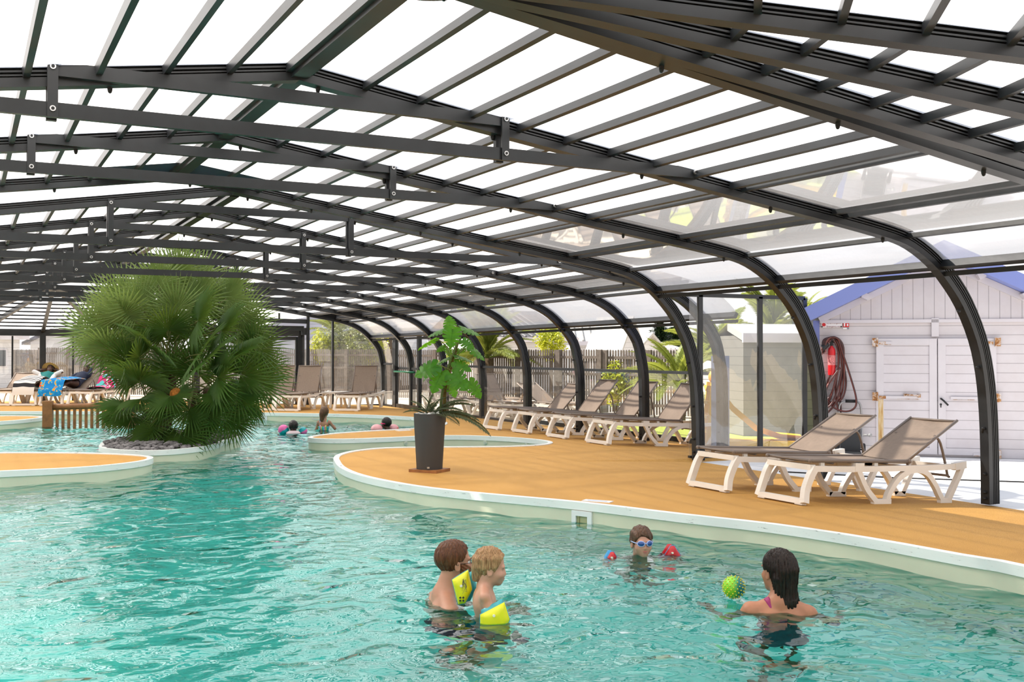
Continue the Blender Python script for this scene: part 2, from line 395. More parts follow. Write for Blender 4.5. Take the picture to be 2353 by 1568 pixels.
def watermat():
    t = NT('pool_water'); co = t.coord()
    n1 = t.noise(co, 2.4, 1, 0.4, 1.0); n2 = t.noise(co, 6.5, 1, 0.4, 0.8); n3 = t.noise(co, 19.0, 1, 0.5, 0.4)
    b1 = t.bump(n1, 0, 1.0, 0.055); b2 = t.bump(n2, 0, 1.0, 0.013, b1); b3 = t.bump(n3, 0, 1.0, 0.0012, b2)
    tr = t.n('ShaderNodeBsdfRefraction'); tr.inputs[0].default_value = lin((0.52, 0.95, 0.92)); tr.inputs['IOR'].default_value = 1.33; tr.inputs['Roughness'].default_value = 0.0; t.l(b3, 0, tr, 'Normal')
    gl = t.n('ShaderNodeBsdfGlossy'); gl.inputs['Roughness'].default_value = 0.0; gl.inputs['Color'].default_value = (1, 1, 1, 1); t.l(b3, 0, gl, 'Normal')
    fr = t.n('ShaderNodeFresnel'); fr.inputs[0].default_value = 1.45; t.l(b3, 0, fr, 'Normal')
    mx = t.n('ShaderNodeMixShader'); t.l(fr, 0, mx, 0); t.l(tr, 0, mx, 1); t.l(gl, 0, mx, 2); t.l(mx, 0, t.out, 0); va = t.n('ShaderNodeVolumeAbsorption'); va.inputs['Color'].default_value = lin((0.22, 0.93, 0.92)); va.inputs['Density'].default_value = 0.35; t.l(va, 0, t.out, 'Volume'); return t.mat
wm.materials.append(watermat())
water = bpy.data.objects.new('pool_water', wm); COL.objects.link(water); tag(water, 'rippled turquoise water filling the pool', 'water', None, 'stuff')
# island pebbles
mb = MB(); rr = random.Random(5)
bm = tri_fill([ISL], -0.012); mm = bpy.data.meshes.new('t'); bm.to_mesh(mm); bm.free()
isl_me = MB(); isl_me.v = [tuple(v.co) for v in mm.vertices]; isl_me.f = [tuple(p.vertices) for p in mm.polygons]; isl_me.m = [0]*len(isl_me.f); bpy.data.meshes.remove(mm)
def inside(x, y, L):
    c = False; n = len(L)
    for i in range(n):
        x1, y1 = L[i]; x2, y2 = L[(i+1) % n]
        if (y1 > y) != (y2 > y) and x < (x2-x1)*(y-y1)/(y2-y1)+x1: c = not c
    return c
while len(mb.v) < 1500*26:
    x = rr.uniform(1.9, 4.4); y = rr.uniform(16.45, 20.0)
    if not inside(x, y, ISL): continue
    if min(math.hypot(x-a, y-b) for a, b in ISL) < 0.07: continue
    e = min(math.hypot(x-a, y-b) for a, b in ISL)
    h = 0.06*min(1, e/0.5)
    M = Matrix.Rotation(rr.uniform(0, 6.3), 3, 'Z') @ Matrix.Rotation(rr.uniform(-.5, .5), 3, 'X'); r = rr.uniform(.022, .048)
    mb.ball((x, y, h+rr.uniform(-.01, .02)), (r*1.3, r, r*.75), 6, 5, M)
pb = mb.obj('pebble_bed', simple('grey_pebble', (0.16, 0.15, 0.15), 0.7, 0, 0.3, 0.75, 9.0), smooth=True); tag(pb, 'grey pebbles heaped on the palm island', 'pebbles', None, 'stuff')
ib = isl_me.obj('floor', simple('island_soil', (0.10, 0.09, 0.085), 0.9), recalc=False); struct(tag(ib, 'dark soil under the island pebbles', 'floor'))
# pool fittings: skimmer openings, round lamps, grab wire, deck tiles
def wall_at(px, py):                          # nearest shore point and inward normal
    p = pt(px, py, 0.0); i = min(range(len(SH)), key=lambda k: (SH[k][0]-p[0])**2+(SH[k][1]-p[1])**2)
    a = Vector((*SH[i-1], 0)); b = Vector((*SH[(i+1) % len(SH)], 0)); d = (b-a).normalized(); nrm = Vector((d.y, -d.x, 0))
    c = Vector((*SH[i], 0)); 
    if inside(c.x+nrm.x*0.1, c.y+nrm.y*0.1, SH) is False: nrm = -nrm
    return c, d, nrm
def skimmer(px, py, label, w, h, zc, slot):
    c, d, nr = wall_at(px, py); M = frame(c+Vector((0, 0, zc)), d, nr, Vector((0, 0, 1)))
    t = thing('pool_skimmer', label, 'skimmer', group='pool skimmers', M=M)
    m = MB(); fw = 0.05
    for x in (-1, 1): m.box((x*(w/2-fw/2), 0.012, 0), (fw, 0.03, h))
    m.box((0, 0.012, h/2-fw/2), (w-2*fw, 0.03, fw))
    if slot: m.box((0, 0.012, -h/2+fw/2), (w-2*fw, 0.03, fw))
    m.obj('frame', M_WHITE, t)
    m = MB(); m.box((0, 0.002, 0.0), (w-2*fw, 0.012, h-fw)); m.obj('back_plate', simple('skimmer_inside', (0.42, 0.40, 0.22), 0.5), t)
    m = MB(); m.box((w*0.16, 0.014, -h*0.05), (0.012, 0.012, h*0.6)); m.box((0, 0.014, -h*0.28), (w*0.5, 0.012, 0.012)); m.obj('flap', simple('skimmer_flap', (0.32, 0.30, 0.15), 0.5), t)
skimmer(1316, 1160, 'white framed skimmer opening in the near pool wall', 0.235, 0.19, -0.165, False)
skimmer(610, 951, 'small grey skimmer slot in the far pool wall behind the palm', 0.30, 0.12, -0.13, True)
LAMPN = ['left of the planter pot', 'just right of the planter pot', 'at the right end of the bay']
for k, (px, py) in enumerate(((921, 1003), (1123, 1003), (1209, 1010))):
    c, d, nr = wall_at(px, py); M = frame(c+Vector((0, 0, -0.10)), d, nr, Vector((0, 0, 1)))
    t = thing('pool_jet', 'round pale pool nozzle in the narrow bay wall, '+LAMPN[k], 'pool nozzle', group='round nozzles in the bay wall', M=M)
    m = MB(); m.cyl((0, -0.01, 0), (0, 0.018, 0), 0.042, 0.038, 20); m.obj('ring', simple('cream_plastic', (0.62, 0.64, 0.52), 0.4), t, smooth=40)
    m = MB(); m.cyl((0, 0.01, 0), (0, 0.026, 0), 0.024, 0.022, 16); m.obj('cap', simple('grey_cream', (0.50, 0.52, 0.44), 0.4), t, smooth=40)
c, d, nr = wall_at(720, 952)
m = MB(); P = [c+d*x+nr*0.03+Vector((0, 0, z)) for x, z in ((-.13, -.07), (-.13, -.11), (-.09, -.125), (.1, -.125), (.13, -.11), (.13, -.08))]; m.tube([tuple(p) for p in P], 0.008, 6)
m.obj('grab_handle', M_STEEL, smooth=True); tag(bpy.data.objects['grab_handle'], 'thin metal grab handle on the far pool wall beside the bikini girl', 'handle')
def plate(px, py, w, l, ang, label):
    p = pt(px, py, 0); m = MB(); m.box((0, 0, 0.004), (w, l, 0.008)); m.box((0, 0, 0.0085), (w*0.7, l*0.16, 0.001), m=1)
    o = m.obj('deck_plate', [M_WHITE, simple('plate_blue', (0.12, 0.2, 0.45), 0.5)]); o.matrix_local = TR((p[0], p[1], 0), ang); tag(o, label, 'deck plate', 'white plates set in the deck')
plate(1373, 1153, 0.30, 0.11, -0.95, 'white depth plate in the deck above the near skimmer')
plate(928, 990, 0.30, 0.14, 0.2, 'white plate on the far tongue of deck left of the planter')
# ================================================================ telescopic enclosure
def E(x, y, z): return Vector((x*K, y*K, 1.5+(z-1.5)*K))
PA = [(0, 3.345), (1.4, 3.14), (2.8, 2.945), (3.9, 2.79), (4.71, 2.68), (5.15, 2.62), (5.61, 2.545), (5.87, 2.475), (6.14, 2.335), (6.34, 2.17), (6.55, 1.94), (6.74, 1.61), (6.84, 1.28), (6.89, 0.9), (6.91, 0.45), (6.915, 0.0)]
PB = [(0, 3.375), (2.0, 3.06), (4.3, 2.70), (5.3, 2.535), (5.75, 2.46), (6.1, 2.39), (6.37, 2.305), (6.64, 2.165), (6.9, 1.94), (7.11, 1.67), (7.2, 1.35), (7.24, 1.07), (7.25, 0.5), (7.25, 0.0)]
def half(P):
    Q = [P[0]]+[tuple(p) for p in spline(P[1:], 3)]; return [(float(a), float(b)) for a, b in Q]
HA, HB = half(PA), half(PB)
def path(H, xc, y, dz=0.0, side=0):
    r = [(xc+a, b+dz if b > 0.001 else 0.0) for a, b in H]; l = [(xc-a, b+dz if b > 0.001 else 0.0) for a, b in H]
    if side > 0: q = r
    elif side < 0: q = l
    else: q = l[::-1][:-1]+r
    return [E(a, y, b) for a, b in q]
RW = 0.05*K; 
def ribsec():        # a along +Y (depth), b outward; grooved rails toward the pool end
    w = RW; return [(w, 0), (w, .16), (-w, .16), (-w, .146), (-w*.2, .146), (-w*.2, .134), (-w, .134), (-w, .120), (-w*.2, .120), (-w*.2, .106), (-w, .106), (-w, .094), (-w*.2, .094), (-w*.2, .080), (-w, .080), (-w, .070), (-w*.4, .070), (-w*.4, .060), (-w, .060), (-w, 0)]
def rib(name, P, label, group, sgn=1, side=(0, 1, 0), bolts=0, y=0):
    m = MB(); sec = [(a, b*sgn) for a, b in ribsec()]
    m.sweep([tuple(p) for p in P], sec, side=side)
    return m
BOLT = None
def bolt_mesh():
    m = MB(); m.cyl((0, 0, 0), (0, 0, -0.02), 0.017, 0.017, 8); m.ball((0, 0, -0.022), (0.015, 0.015, 0.02), 8, 6); return m.mesh('bolt', M_BLACK, 40)
BM = bolt_mesh()
def along(P, x):      # point on path at given world x (right half)
    for i in range(len(P)-1):
        a, b = P[i], P[i+1]
        if (a.x-x)*(b.x-x) <= 0 and abs(b.x-a.x) > 1e-6: return a.lerp(b, (x-a.x)/(b.x-a.x))
ORD = ['first', 'second', 'third', 'fourth', 'fifth', 'sixth', 'seventh', 'eighth', 'ninth', 'tenth', 'eleventh', 'twelfth']
SEC1 = [4.85, 7.0, 9.3, 11.65]; SEC2 = [12.6, 14.66, 16.73, 18.8, 20.87, 22.94, 25.01, 27.08]
def dz2(y): return -0.0085*(y-12.6)
L1 = ['dark roof arch crossing the top right corner of the view, before the first truss',
      'dark roof arch landing at the right beside the shed doors',
      'dark roof arch landing behind the two near loungers',
      'dark roof arch landing left of the near loungers at the glass screen']
def arch(y, H, xc, dz, label, nb):
    P = path(H, xc, y, dz); m = rib('roof_arch', P, '', '')
    root = m.obj('roof_arch', M_METAL); tag(root, label, 'roof arch', 'dark metal roof arches')
    if nb:
        b = 0
        for x in np.arange(xc-1.2, xc+len(H), 1.35)[:nb]:
            p = along(P, float(x)*K)
            if p is not None: link('bolt', BM, root, Matrix.Translation(p+Vector((0, RW*0.4, 0)))); b += 1
        for z in (1.9, 1.35, .75, .3, .12, .06):
            q = [p for p in P if p.x > xc*K]; 
            for i in range(len(q)-1):
                if (q[i].z-E(0, 0, z).z)*(q[i+1].z-E(0, 0, z).z) <= 0:
                    c = q[i]; link('bolt', BM, root, TR((c.x, y*K-0.01, E(0, 0, z).z), 0, -PI/2*-1)); break
    return P, root
ARCH = {}
for i, y in enumerate(SEC1): ARCH[y] = arch(y, HA, 2.0, 0, L1[i], 9 if i < 3 else 6)
for i, y in enumerate(SEC2): ARCH[y] = arch(y, HB, 2.85, dz2(y), 'dark roof arch of the far wide section, %s one back from the glass screen' % ORD[i], 10 if i < 3 else 0)
# roof fields between arches
OFF = 0.115
def offpath(H, off):
    P = [Vector((a, b)) for a, b in H]; out = []
    for i, p in enumerate(P):
        a = P[max(0, i-1)]; b = P[min(len(P)-1, i+1)]; d = (b-a).normalized(); out.append((p.x-d.y*off, p.y+d.x*off) if i else (0, p.y+off))
    return out
def clampx(H, xlim0, xlim1):
    xs = [h[0] for h in H]; zs = [h[1] for h in H]; k = max(range(len(xs)), key=lambda i: xs[i])
    n = 40; out = []
    tot = [0]
    for i in range(1, len(H)): tot.append(tot[-1]+math.hypot(H[i][0]-H[i-1][0], H[i][1]-H[i-1][1]))
    def at(s): return (float(np.interp(s, tot, xs)), float(np.interp(s, tot, zs)))
    def s_of(x):
        for i in range(1, len(H)):
            if H[i][0] >= x: return tot[i-1]+(tot[i]-tot[i-1])*(x-H[i-1][0])/max(1e-6, H[i][0]-H[i-1][0])
        return tot[-1]
    s0, s1 = s_of(xlim0), s_of(xlim1)
    return [at(s0+(s1-s0)*t/n) for t in range(n+1)]
def zof(H, x):
    return float(np.interp(x, [h[0] for h in H], [h[1] for h in H]))
def field(y0, y1, H, xc, d0, d1, n0, pitch, npur, xm, xj, xmul, xe, label, detail=True):
    Ho = offpath(H, OFF); root = None
    g = 0.05
    def surf(a, b, sgn, z=0.0):
        q = clampx(Ho, a, b)
        return [[tuple(E(xc+sgn*x, y0+g, zz+d0+z)), tuple(E(xc+sgn*x, y1-g, zz+d1+z))] for x, zz in q]
    m = MB()
    for s in (1, -1): m.grid(surf(0.0, xm, s))
    root = m.obj('ceiling', M_MILKY, smooth=False); struct(tag(root, label, 'roof panel'))
    if True:
        m = MB()
        for s in (1, -1): m.grid(surf(xm+.02, xmul-.02, s))
        m.obj('clear_panel', M_CLEAR, root, smooth=True)
        m = MB()
        for s in (1, -1): m.grid(surf(xmul, xe, s))
        m.obj('ribbed_panel', M_RIBBED, root, smooth=True)
    def pur(x, s, w=.042, h=.06, dzz=-.035, nm='purlin'):
        z = zof(Ho, x); sl = (zof(Ho, x+.05)-zof(Ho, x-.05))/.1*s
        m = MB(); m.bar(E(xc+s*x, y0+g, z+d0+dzz), E(xc+s*x, y1-g, z+d1+dzz), w, h, up=(-sl, 0, 1)); m.obj(nm, M_METAL, root)
    for k in range(npur):
        for s in (1, -1): pur(n0+pitch*k, s)
    for s in (1, -1):
        pur(xm+.05, s, .035, .05); pur(xj, s, .045, .045, -.028, 'joint_rail'); pur(xj+.13, s, .03, .045); pur(xmul, s, .035, .045)
        m = MB(); z = zof(Ho, xe); m.bar(E(xc+s*xe, y0+g, z+d0-.05), E(xc+s*xe, y1-g, z+d1-.05), .06, .085, up=(.6*s, 0, 1)); m.obj('eave_beam', M_METAL, root)
        m = MB(); m.bar(E(xc+s*(xe+.03), y0+g, z+d0-.135), E(xc+s*(xe+.03), y1-g, z+d1-.135), .018, .05); m.obj('brush_strip', M_BLACK, root)
    # double ridge beam
    m = MB()
    for a in (-.07, 0.0, .07): m.bar(E(xc+a, y0+g, 3.345+.085+d0+(.03 if H is HB else 0)), E(xc+a, y1-g, 3.345+.085+d1+(.03 if H is HB else 0)), .05, .09)
    m.bar(E(xc, y0+g, 3.345+.03+d0), E(xc, y1-g, 3.345+.03+d1), .12, .035)
    m.obj('ridge_beam', M_METAL, root)
    return root
for i in range(3): field(SEC1[i], SEC1[i+1], HA, 2.0, 0, 0, .47, .405, 9, 3.79, 4.87, 5.8, 6.27, 'milky roof panels of the near section, %s bay from the camera' % ORD[i])
field(11.75, 12.6, HB, 2.85, dz2(11.75), dz2(12.6), .51, .365, 0, 5.32, 5.95, 6.3, 6.93, 'milky roof panels over the short bay joining the two sections')
for i in range(7): field(SEC2[i], SEC2[i+1], HB, 2.85, dz2(SEC2[i]), dz2(SEC2[i+1]), .51, .365, 14, 5.32, 5.95, 6.3, 6.93, 'milky roof panels of the far section, %s bay' % ORD[i])
# navy cover sheet under the ridge where the two sections meet
q = [(a, b-.03) for a, b in clampx(offpath(HA, OFF), 0.0, .8)]
nav = MB().grid([[tuple(E(2.0+s_*a, 10.95, b)), tuple(E(2.0+s_*a, 11.58, b))] for s_ in (-1,) for a, b in q[::-1]]+[[tuple(E(2.0+a, 10.95, b)), tuple(E(2.0+a, 11.58, b))] for a, b in q]).obj('cover_sheet', simple('navy_sheet', (.012, .022, .06), .5)); tag(nav, 'navy cover sheet under the roof ridge behind the second truss', 'cover sheet')
# trusses
def truss(y, xc, xp, zu, zl, xe, dz, label):
    root = thing('roof_truss', label, 'roof truss', E(xc, y, zl+dz), 0, 'horizontal tie trusses'); o = Vector(root.location)
    def L(x, z, yy=0): return E(x, y+yy, z+dz)-o
    yy = -.075
    m = MB(); m.bar(L(xc-xp-.03, zu-.005, yy), L(xc+xp+.03, zu-.005, yy), .05, .092); m.obj('upper_chord', M_METAL, root)
    m = MB(); m.bar(L(xc-xe-.06, zl, yy), L(xc+xe+.06, zl, yy), .05, .095); m.obj('lower_chord', M_METAL, root)
    for s in (-1, 1):
        m = MB(); m.bar(L(xc+s*xp, zl-.05, yy-.035), L(xc+s*xp, zu+.045, yy-.035), .065, .02, up=(0, 1, 0)); m.bar(L(xc+s*xp, zl-.05, yy+.08), L(xc+s*xp, zu+.045, yy+.08), .065, .05, up=(0, 1, 0)); m.obj('post', M_METAL, root)
        for x, z in ((xp, zu), (xp, zl), (xe, zl)):
            m = MB(); p = L(xc+s*x, z, yy-.05); m.cyl(p+Vector((0, .012, 0)), p-Vector((0, .008, 0)), .019, .019, 12, m=0); m.cyl(p, p-Vector((0, .012, 0)), .011, .011, 8, m=1); m.obj('bolt', [M_STEEL, M_BLACK], root)
    return root
truss(7.0, 2.0, 1.54, 3.225, 2.97, 3.28, 0, 'long tie truss nearest the camera, under the first milky bay')
truss(9.3, 2.0, 1.54, 3.225, 2.98, 3.28, 0, 'second tie truss from the camera, just below the roof ridge')
for i, y in enumerate(SEC2[:7]): truss(y, 2.85, 1.41, 3.175, 2.745, 4.4, dz2(y), 'tie truss of the far section, %s one back from the glass screen' % ORD[i])
# near fan end
FC = (2.0, 4.85); fan_lab = ['just above the corner arch', 'second in the fan at the top right', 'third in the fan at the top right']
fan = [3.6, 15, 30, 50, 70, 90, 110, 130, 150, 165]
for i, a in enumerate(fan):
    t = math.radians(a); pth = [E(FC[0]+h*math.cos(t), FC[1]-.0-h*math.sin(t), z) for h, z in HA]
    m = MB(); m.sweep([tuple(p) for p in pth], [(u, w) for u, w in ribsec()], side=(math.sin(t), math.cos(t), 0))
    o = m.obj('roof_arch', M_METAL); tag(o, 'dark rafter of the fanned near end, '+(fan_lab[i] if i < 3 else 'overhead behind the camera'), 'roof arch', 'fan rafters of the near end' if i < 3 else 'fan rafters behind the camera')
Ho = offpath(HA, OFF)
m = MB(); fp = MB()
for i in range(-1, len(fan)):
    a0 = math.radians(fan[i] if i >= 0 else 0); a1 = math.radians(fan[i+1] if i+1 < len(fan) else 180)
    q = clampx(Ho, 0.0, 6.27)
    m.grid([[tuple(E(FC[0]+h*math.cos(a), FC[1]-h*math.sin(a), z)) for a in (a0, a1)] for h, z in q])
    if a1-a0 > 0.15:
        for k in range(3, 15):
            h = .47+.405*k; z = zof(Ho, h)-.035
            fp.bar(E(FC[0]+h*math.cos(a0), FC[1]-h*math.sin(a0), z), E(FC[0]+h*math.cos(a1), FC[1]-h*math.sin(a1), z), .042, .06)
o = m.obj('ceiling', M_MILKY); struct(tag(o, 'speckled milky roof panels of the fanned near end', 'roof panel')); fp.obj('purlins', M_METAL, o)
m = MB(); m.cyl(E(2.0, 4.72, 3.30), E(2.0, 4.72, 3.335), .26, .26, 24); o = m.obj('ridge_plate', M_METAL, smooth=40); tag(o, 'rounded dark joint plate at the top edge where the rafters meet', 'plate')
for k in range(4): link('bolt', BM, o, Matrix.Translation(E(2.0+.17*math.cos(k*.8+.1), 4.72-.17*math.sin(k*.8+.1), 3.30)))
# side glazing of the far section (right): lower pane, mid rail, sill
win = 0
def bay_glass(y0, y1, full, label, k=1.0):
    global win; win += 1
    x = 2.85+7.25+.04
    def G(x, y, z): p = E(x, y, z); return Vector((p.x*k, p.y*k, max(1.5+(p.z-1.5)*k, -.20)))
    zb = .035 if k == 1 else .10
    root = MB().bar(G(x, y0+.05, zb), G(x, y1-.05, zb), .07, .09).obj('window_%d' % win, M_METAL); struct(tag(root, label, 'window'))
    MB().bar(G(x, y0+.05, 1.17), G(x, y1-.05, 1.17), .05, .055).obj('mid_rail', M_METAL, root)
    MB().grid([[tuple(G(x, y0+.05, zb+.04)), tuple(G(x, y1-.05, zb+.04))], [tuple(G(x, y0+.05, 1.15)), tuple(G(x, y1-.05, 1.15))]]).obj('lower_pane', M_PANE, root)
    if full:
        Hq = offpath(HB, .06); q = [(a, b) for a, b in Hq if b < 2.1 and b > 1.15][::-1]
        MB().grid([[tuple(E(2.85+a, y0+.05, b)), tuple(E(2.85+a, y1-.05, b))] for a, b in q]).obj('curved_pane', M_PANE, root, smooth=True)
for i in range(7):
    y0 = SEC2[i] if i < 6 else 26.27; y1 = SEC2[i+1] if i != 5 else 24.4
    bay_glass(y0, y1, i == 6, 'low glazed side bay of the far section, %s from the glass screen' % ORD[i], 1.072 if i < 3 else 1.0)
# side door leaf (bay 6) standing in the side wall with a green push bar
def door():
    x = 2.85+7.25+.03; y0 = 25.2; y1 = 22.99; yb = 23.55
    root = thing('door_1', 'dark framed glass side door with green push bar beside the last arch', 'door', E(x, 25.3, 0.0)); o = Vector(root.location); struct(root)
    a, b = 24.45, 26.05; zt = 2.06
    m = MB()
    for yy in (a, b): m.bar(E(x, yy, 0)-o, E(x, yy, zt)-o, .10, .12, up=(0, 1, 0))
    for z in (.07, zt): m.bar(E(x, a, z)-o, E(x, b, z)-o, .07, .13)
    m.obj('leaf_frame', M_METAL, root)
    MB().bar(E(x, a, 1.07)-o, E(x, b, 1.07)-o, .05, .06).obj('mid_bar', M_METAL, root)
    MB().grid([[tuple(E(x, a, .1)-o), tuple(E(x, b, .1)-o)], [tuple(E(x, a, zt)-o), tuple(E(x, b, zt)-o)]]).obj('pane', M_PANE, root)
    p0 = E(x-.09, a+.12, .98)-o; p1 = E(x-.09, b-.1, .98)-o
    MB().tube([p0, p1], .028, 10).obj('push_bar', simple('green_bar', (0.0, 0.16, 0.07), 0.35), root, smooth=True, label='green push bar')
    m = MB(); m.box(p1+Vector((.03, 0, .02)), (.08, .1, .3)); m.obj('latch_box', M_BLACK, root)
    for yy in (26.17,): MB().bar(E(x, yy, 0)-o, E(x, yy, 2.2)-o, .09, .12, up=(0, 1, 0)).obj('jamb', M_METAL, root)
    for z in (.35, 1.05, 1.75): MB().cyl(E(x-.07, 26.11, z)-o, E(x-.07, 26.11, z+.12)-o, .016, n=8).obj('hinge', M_STEEL, root)
door()
# flat glass screen between the two sections
def screen():
    y = 11.78; root = None
    xs = [2.0+6.93, 9.12, 10.2, 11.05]; zt = 2.30
    root = MB().bar(E(xs[0], y, .03), E(xs[-1], y, .03), .06, .06).obj('window_8', M_METAL); struct(tag(root, 'tall glass screen between the near section and the white shed', 'window'))
    MB().bar(E(xs[0]-.6, y, zt), E(xs[-1], y, zt), .05, .06).obj('top_rail', M_METAL, root)
    for x in xs[1:]: MB().bar(E(x, y, 0), E(x, y, zt), .075, .05, up=(0, 1, 0)).obj('mullion', M_METAL, root)
    for i in range(3):
        a, b = xs[i], xs[i+1]
        P = [[tuple(E(a+(b-a)*u/8, y+.006*math.sin(u*1.9+i)+.005*math.sin(v*1.3+u), .06+(zt-.08)*v/10)) for u in range(9)] for v in range(11)]
        MB().grid(P).obj('glass_pane', M_GWALL, root, smooth=True)
screen()
# glazed gable at the far end, end wall with door, rotunda
def gable():
    y = 27.08; xl = 8.04; dzz = dz2(y)
    Hc = [(2.85+a, b+dzz) for a, b in HB if 2.85+a >= xl]; z0 = float(np.interp(xl, [2.85+a for a, b in HB if b > 1.8], [b+dzz for a, b in HB if b > 1.8]))
    poly = [(xl, 0.05), (10.08, 0.05)]+[(a, max(.06, b)) for a, b in Hc[::-1]]+[(xl, z0)]
    root = MB().bar(E(xl, y, .03), E(10.1, y, .03), .08, .09).obj('window_9', M_METAL); struct(tag(root, 'curved glazed gable closing the far right end', 'window'))
    m = MB(); m.add([tuple(E(a, y, b)) for a, b in poly], [tuple(range(len(poly)))]); m.obj('glass_pane', M_PANE, root)
    for x in (xl, 8.72):
        z = float(np.interp(x, [2.85+a for a, b in HB if b > 1.8], [b+dzz for a, b in HB if b > 1.8]))
        MB().bar(E(x, y, 0), E(x, y, z+.02), .075 if x == xl else .05, .08, up=(0, 1, 0)).obj('mullion', M_METAL, root)
gable()
RC = (1.95, 28.5); RR = 4.1; RZ = 2.02
def rpt(a, r=RR): t = math.radians(a); return (RC[0]+r*math.sin(t), RC[1]+r*math.cos(t))
ring_a = [-67.5, -45, -22.5, 0, 22.5, 45, 67.5]
wallpts = [rpt(a) for a in ring_a]+[(6.15, 28.75), (7.2, 28.02), (7.98, 27.5), (8.04, 27.12)]
def endwall():
    global win
    n = 10
    segs = list(zip(wallpts[:-1], wallpts[1:]))
    for i, (a, b) in enumerate(segs):
        if i == 8: continue
        lab = 'glazed facet of the far round end, %s from the left' % ORD[i]
        root = MB().bar(E(a[0], a[1], .035), E(b[0], b[1], .035), .08, .09).obj('window_%d' % (n+i), M_METAL); struct(tag(root, lab, 'window'))
        MB().bar(E(a[0], a[1], RZ+.02), E(b[0], b[1], RZ+.02), .1, .20).obj('header', M_METAL, root)
        MB().grid([[tuple(E(a[0], a[1], .08)), tuple(E(b[0], b[1], .08))], [tuple(E(a[0], a[1], RZ-.08)), tuple(E(b[0], b[1], RZ-.08))]]).obj('glass_pane', M_PANE, root)
        MB().bar(E(a[0], a[1], 0), E(a[0], a[1], RZ), .17 if i < 8 else .1, .12, up=(0, 1, 0)).obj('post', M_METAL, root)
        mx, my = (a[0]+b[0])/2, (a[1]+b[1])/2
        if i < 7: MB().bar(E(mx, my, 0), E(mx, my, RZ-.08), .05, .06, up=(0, 1, 0)).obj('mullion', M_METAL, root)
    a, b = segs[8]
    root = thing('door_2', 'dark framed glazed door in the far end wall behind the loungers', 'door', E(b[0], b[1], 0)); struct(root); o = Vector(root.location)
    m = MB()
    for p, w in ((a, .12), (b, .16)): m.bar(E(p[0], p[1], 0)-o, E(p[0], p[1], RZ+.1)-o, w, .12, up=(0, 1, 0))
    m.bar(E(a[0], a[1], RZ)-o, E(b[0], b[1], RZ)-o, .12, .22); m.obj('door_frame', M_METAL, root)
    m = MB(); f = lambda t, z: E(a[0]+(b[0]-a[0])*t, a[1]+(b[1]-a[1])*t, z)-o
    for t in (.12, .86): m.bar(f(t, 0), f(t, RZ-.12), .06, .09, up=(0, 1, 0))
    for z in (.06, RZ-.16): m.bar(f(.12, z), f(.86, z), .06, .1)
    m.obj('leaf_frame', M_METAL, root)
    MB().grid([[tuple(f(.12, .1)), tuple(f(.86, .1))], [tuple(f(.12, RZ-.2)), tuple(f(.86, RZ-.2))]]).obj('pane', M_PANE, root)
endwall()
# conical roof of the round end
AP = (RC[0], RC[1], 3.2)
m = MB(); rb = []
angs = [-110, -90]+ring_a+[90, 110]
for i in range(len(angs)-1):
    a, b = rpt(angs[i]), rpt(angs[i+1])
    m.add([tuple(E(a[0], a[1], RZ+.14)), tuple(E(b[0], b[1], RZ+.14)), tuple(E(*AP))], [(0, 1, 2)])
o = m.obj('ceiling', M_MILKY); struct(tag(o, 'milky cone roof over the far round end', 'roof panel'))
pm = MB()
for k in range(1, 12):
    t = k/12
    for i in range(len(angs)-1):
        A = Vector(E(*rpt(angs[i]), RZ+.10)).lerp(E(*AP), t); B = Vector(E(*rpt(angs[i+1]), RZ+.10)).lerp(E(*AP), t); pm.bar(A, B, .035, .045)
pm.obj('purlins', M_METAL, o)
for a in angs: MB().bar(E(*rpt(a), RZ+.07), E(AP[0], AP[1], AP[2]-.06), .10, .12).obj('hip_rafter', M_METAL, o)
# dark fascia joining the last arch to the lower round end
m = MB(); m.bar(E(5.6, 27.3, 2.35), E(8.04, 27.12, 2.30), .08, .12); m.bar(E(5.8, 28.3, 2.15), E(8.0, 27.3, 2.12), .08, .14)
q = [(2.85+a, b+dz2(27.08)) for a, b in clampx(HB, 0, 5.19)]
fas = m.obj('trim_3', M_METAL); struct(tag(fas, 'dark fascia beams between the last arch and the end wall', 'fascia'))
P = [[tuple(E(x, 27.12, z-.0)), tuple(E(x, 27.5+0.0, 2.20))] for x, z in q]; MB().grid([[tuple(E(x, 27.12, z)), tuple(E(x*0.55+2.6, 28.3, 2.2))] for x, z in q]).obj('link_panel', M_MILKY, fas, smooth=True)
m = MB(); m.bar(E(7.3, 27.2, 2.52), E(7.3, 27.2, 2.3), .05, .05, up=(0, 1, 0)); m.obj('strut', M_METAL, fas)
# ================================================================ outside
ZG = -0.125
gm = simple('pale_terrace', (0.78, 0.76, 0.74), 0.7, 0, 0.3, 0.06, 2.0)
g = MB().add([(9.62, -6, ZG), (16, -6, ZG), (16, 12.42, ZG), (9.62, 12.42, ZG)], [(0, 1, 2, 3)]).obj('floor', gm, recalc=False); struct(tag(g, 'white tiled terrace in front of the shed', 'terrace'))
hole = XW[:2]+[(11.7, 12.42)]+XW[2:]+[(8.8, 28.85), (8.75, 29.3), (7.0, 31.4), (6.0, 33.4), (4.4, 34.7), (2.1, 35.2), (-0.2, 34.8), (-2.2, 33.4), (-4.9, 31.5), (-4.9, -2.6)]
bm = tri_fill([[(-80, -60), (120, -60), (120, 150), (-80, 150)], hole], ZG-.012); me = bpy.data.meshes.new('floor'); bm.to_mesh(me); bm.free()
me.materials.append(simple('sandy_ground', (0.62, 0.53, 0.42), 0.9, 0, 0.2, 0.15, 0.8)); g = bpy.data.objects.new('floor', me); COL.objects.link(g); struct(tag(g, 'sandy ground outside the enclosure', 'ground'))
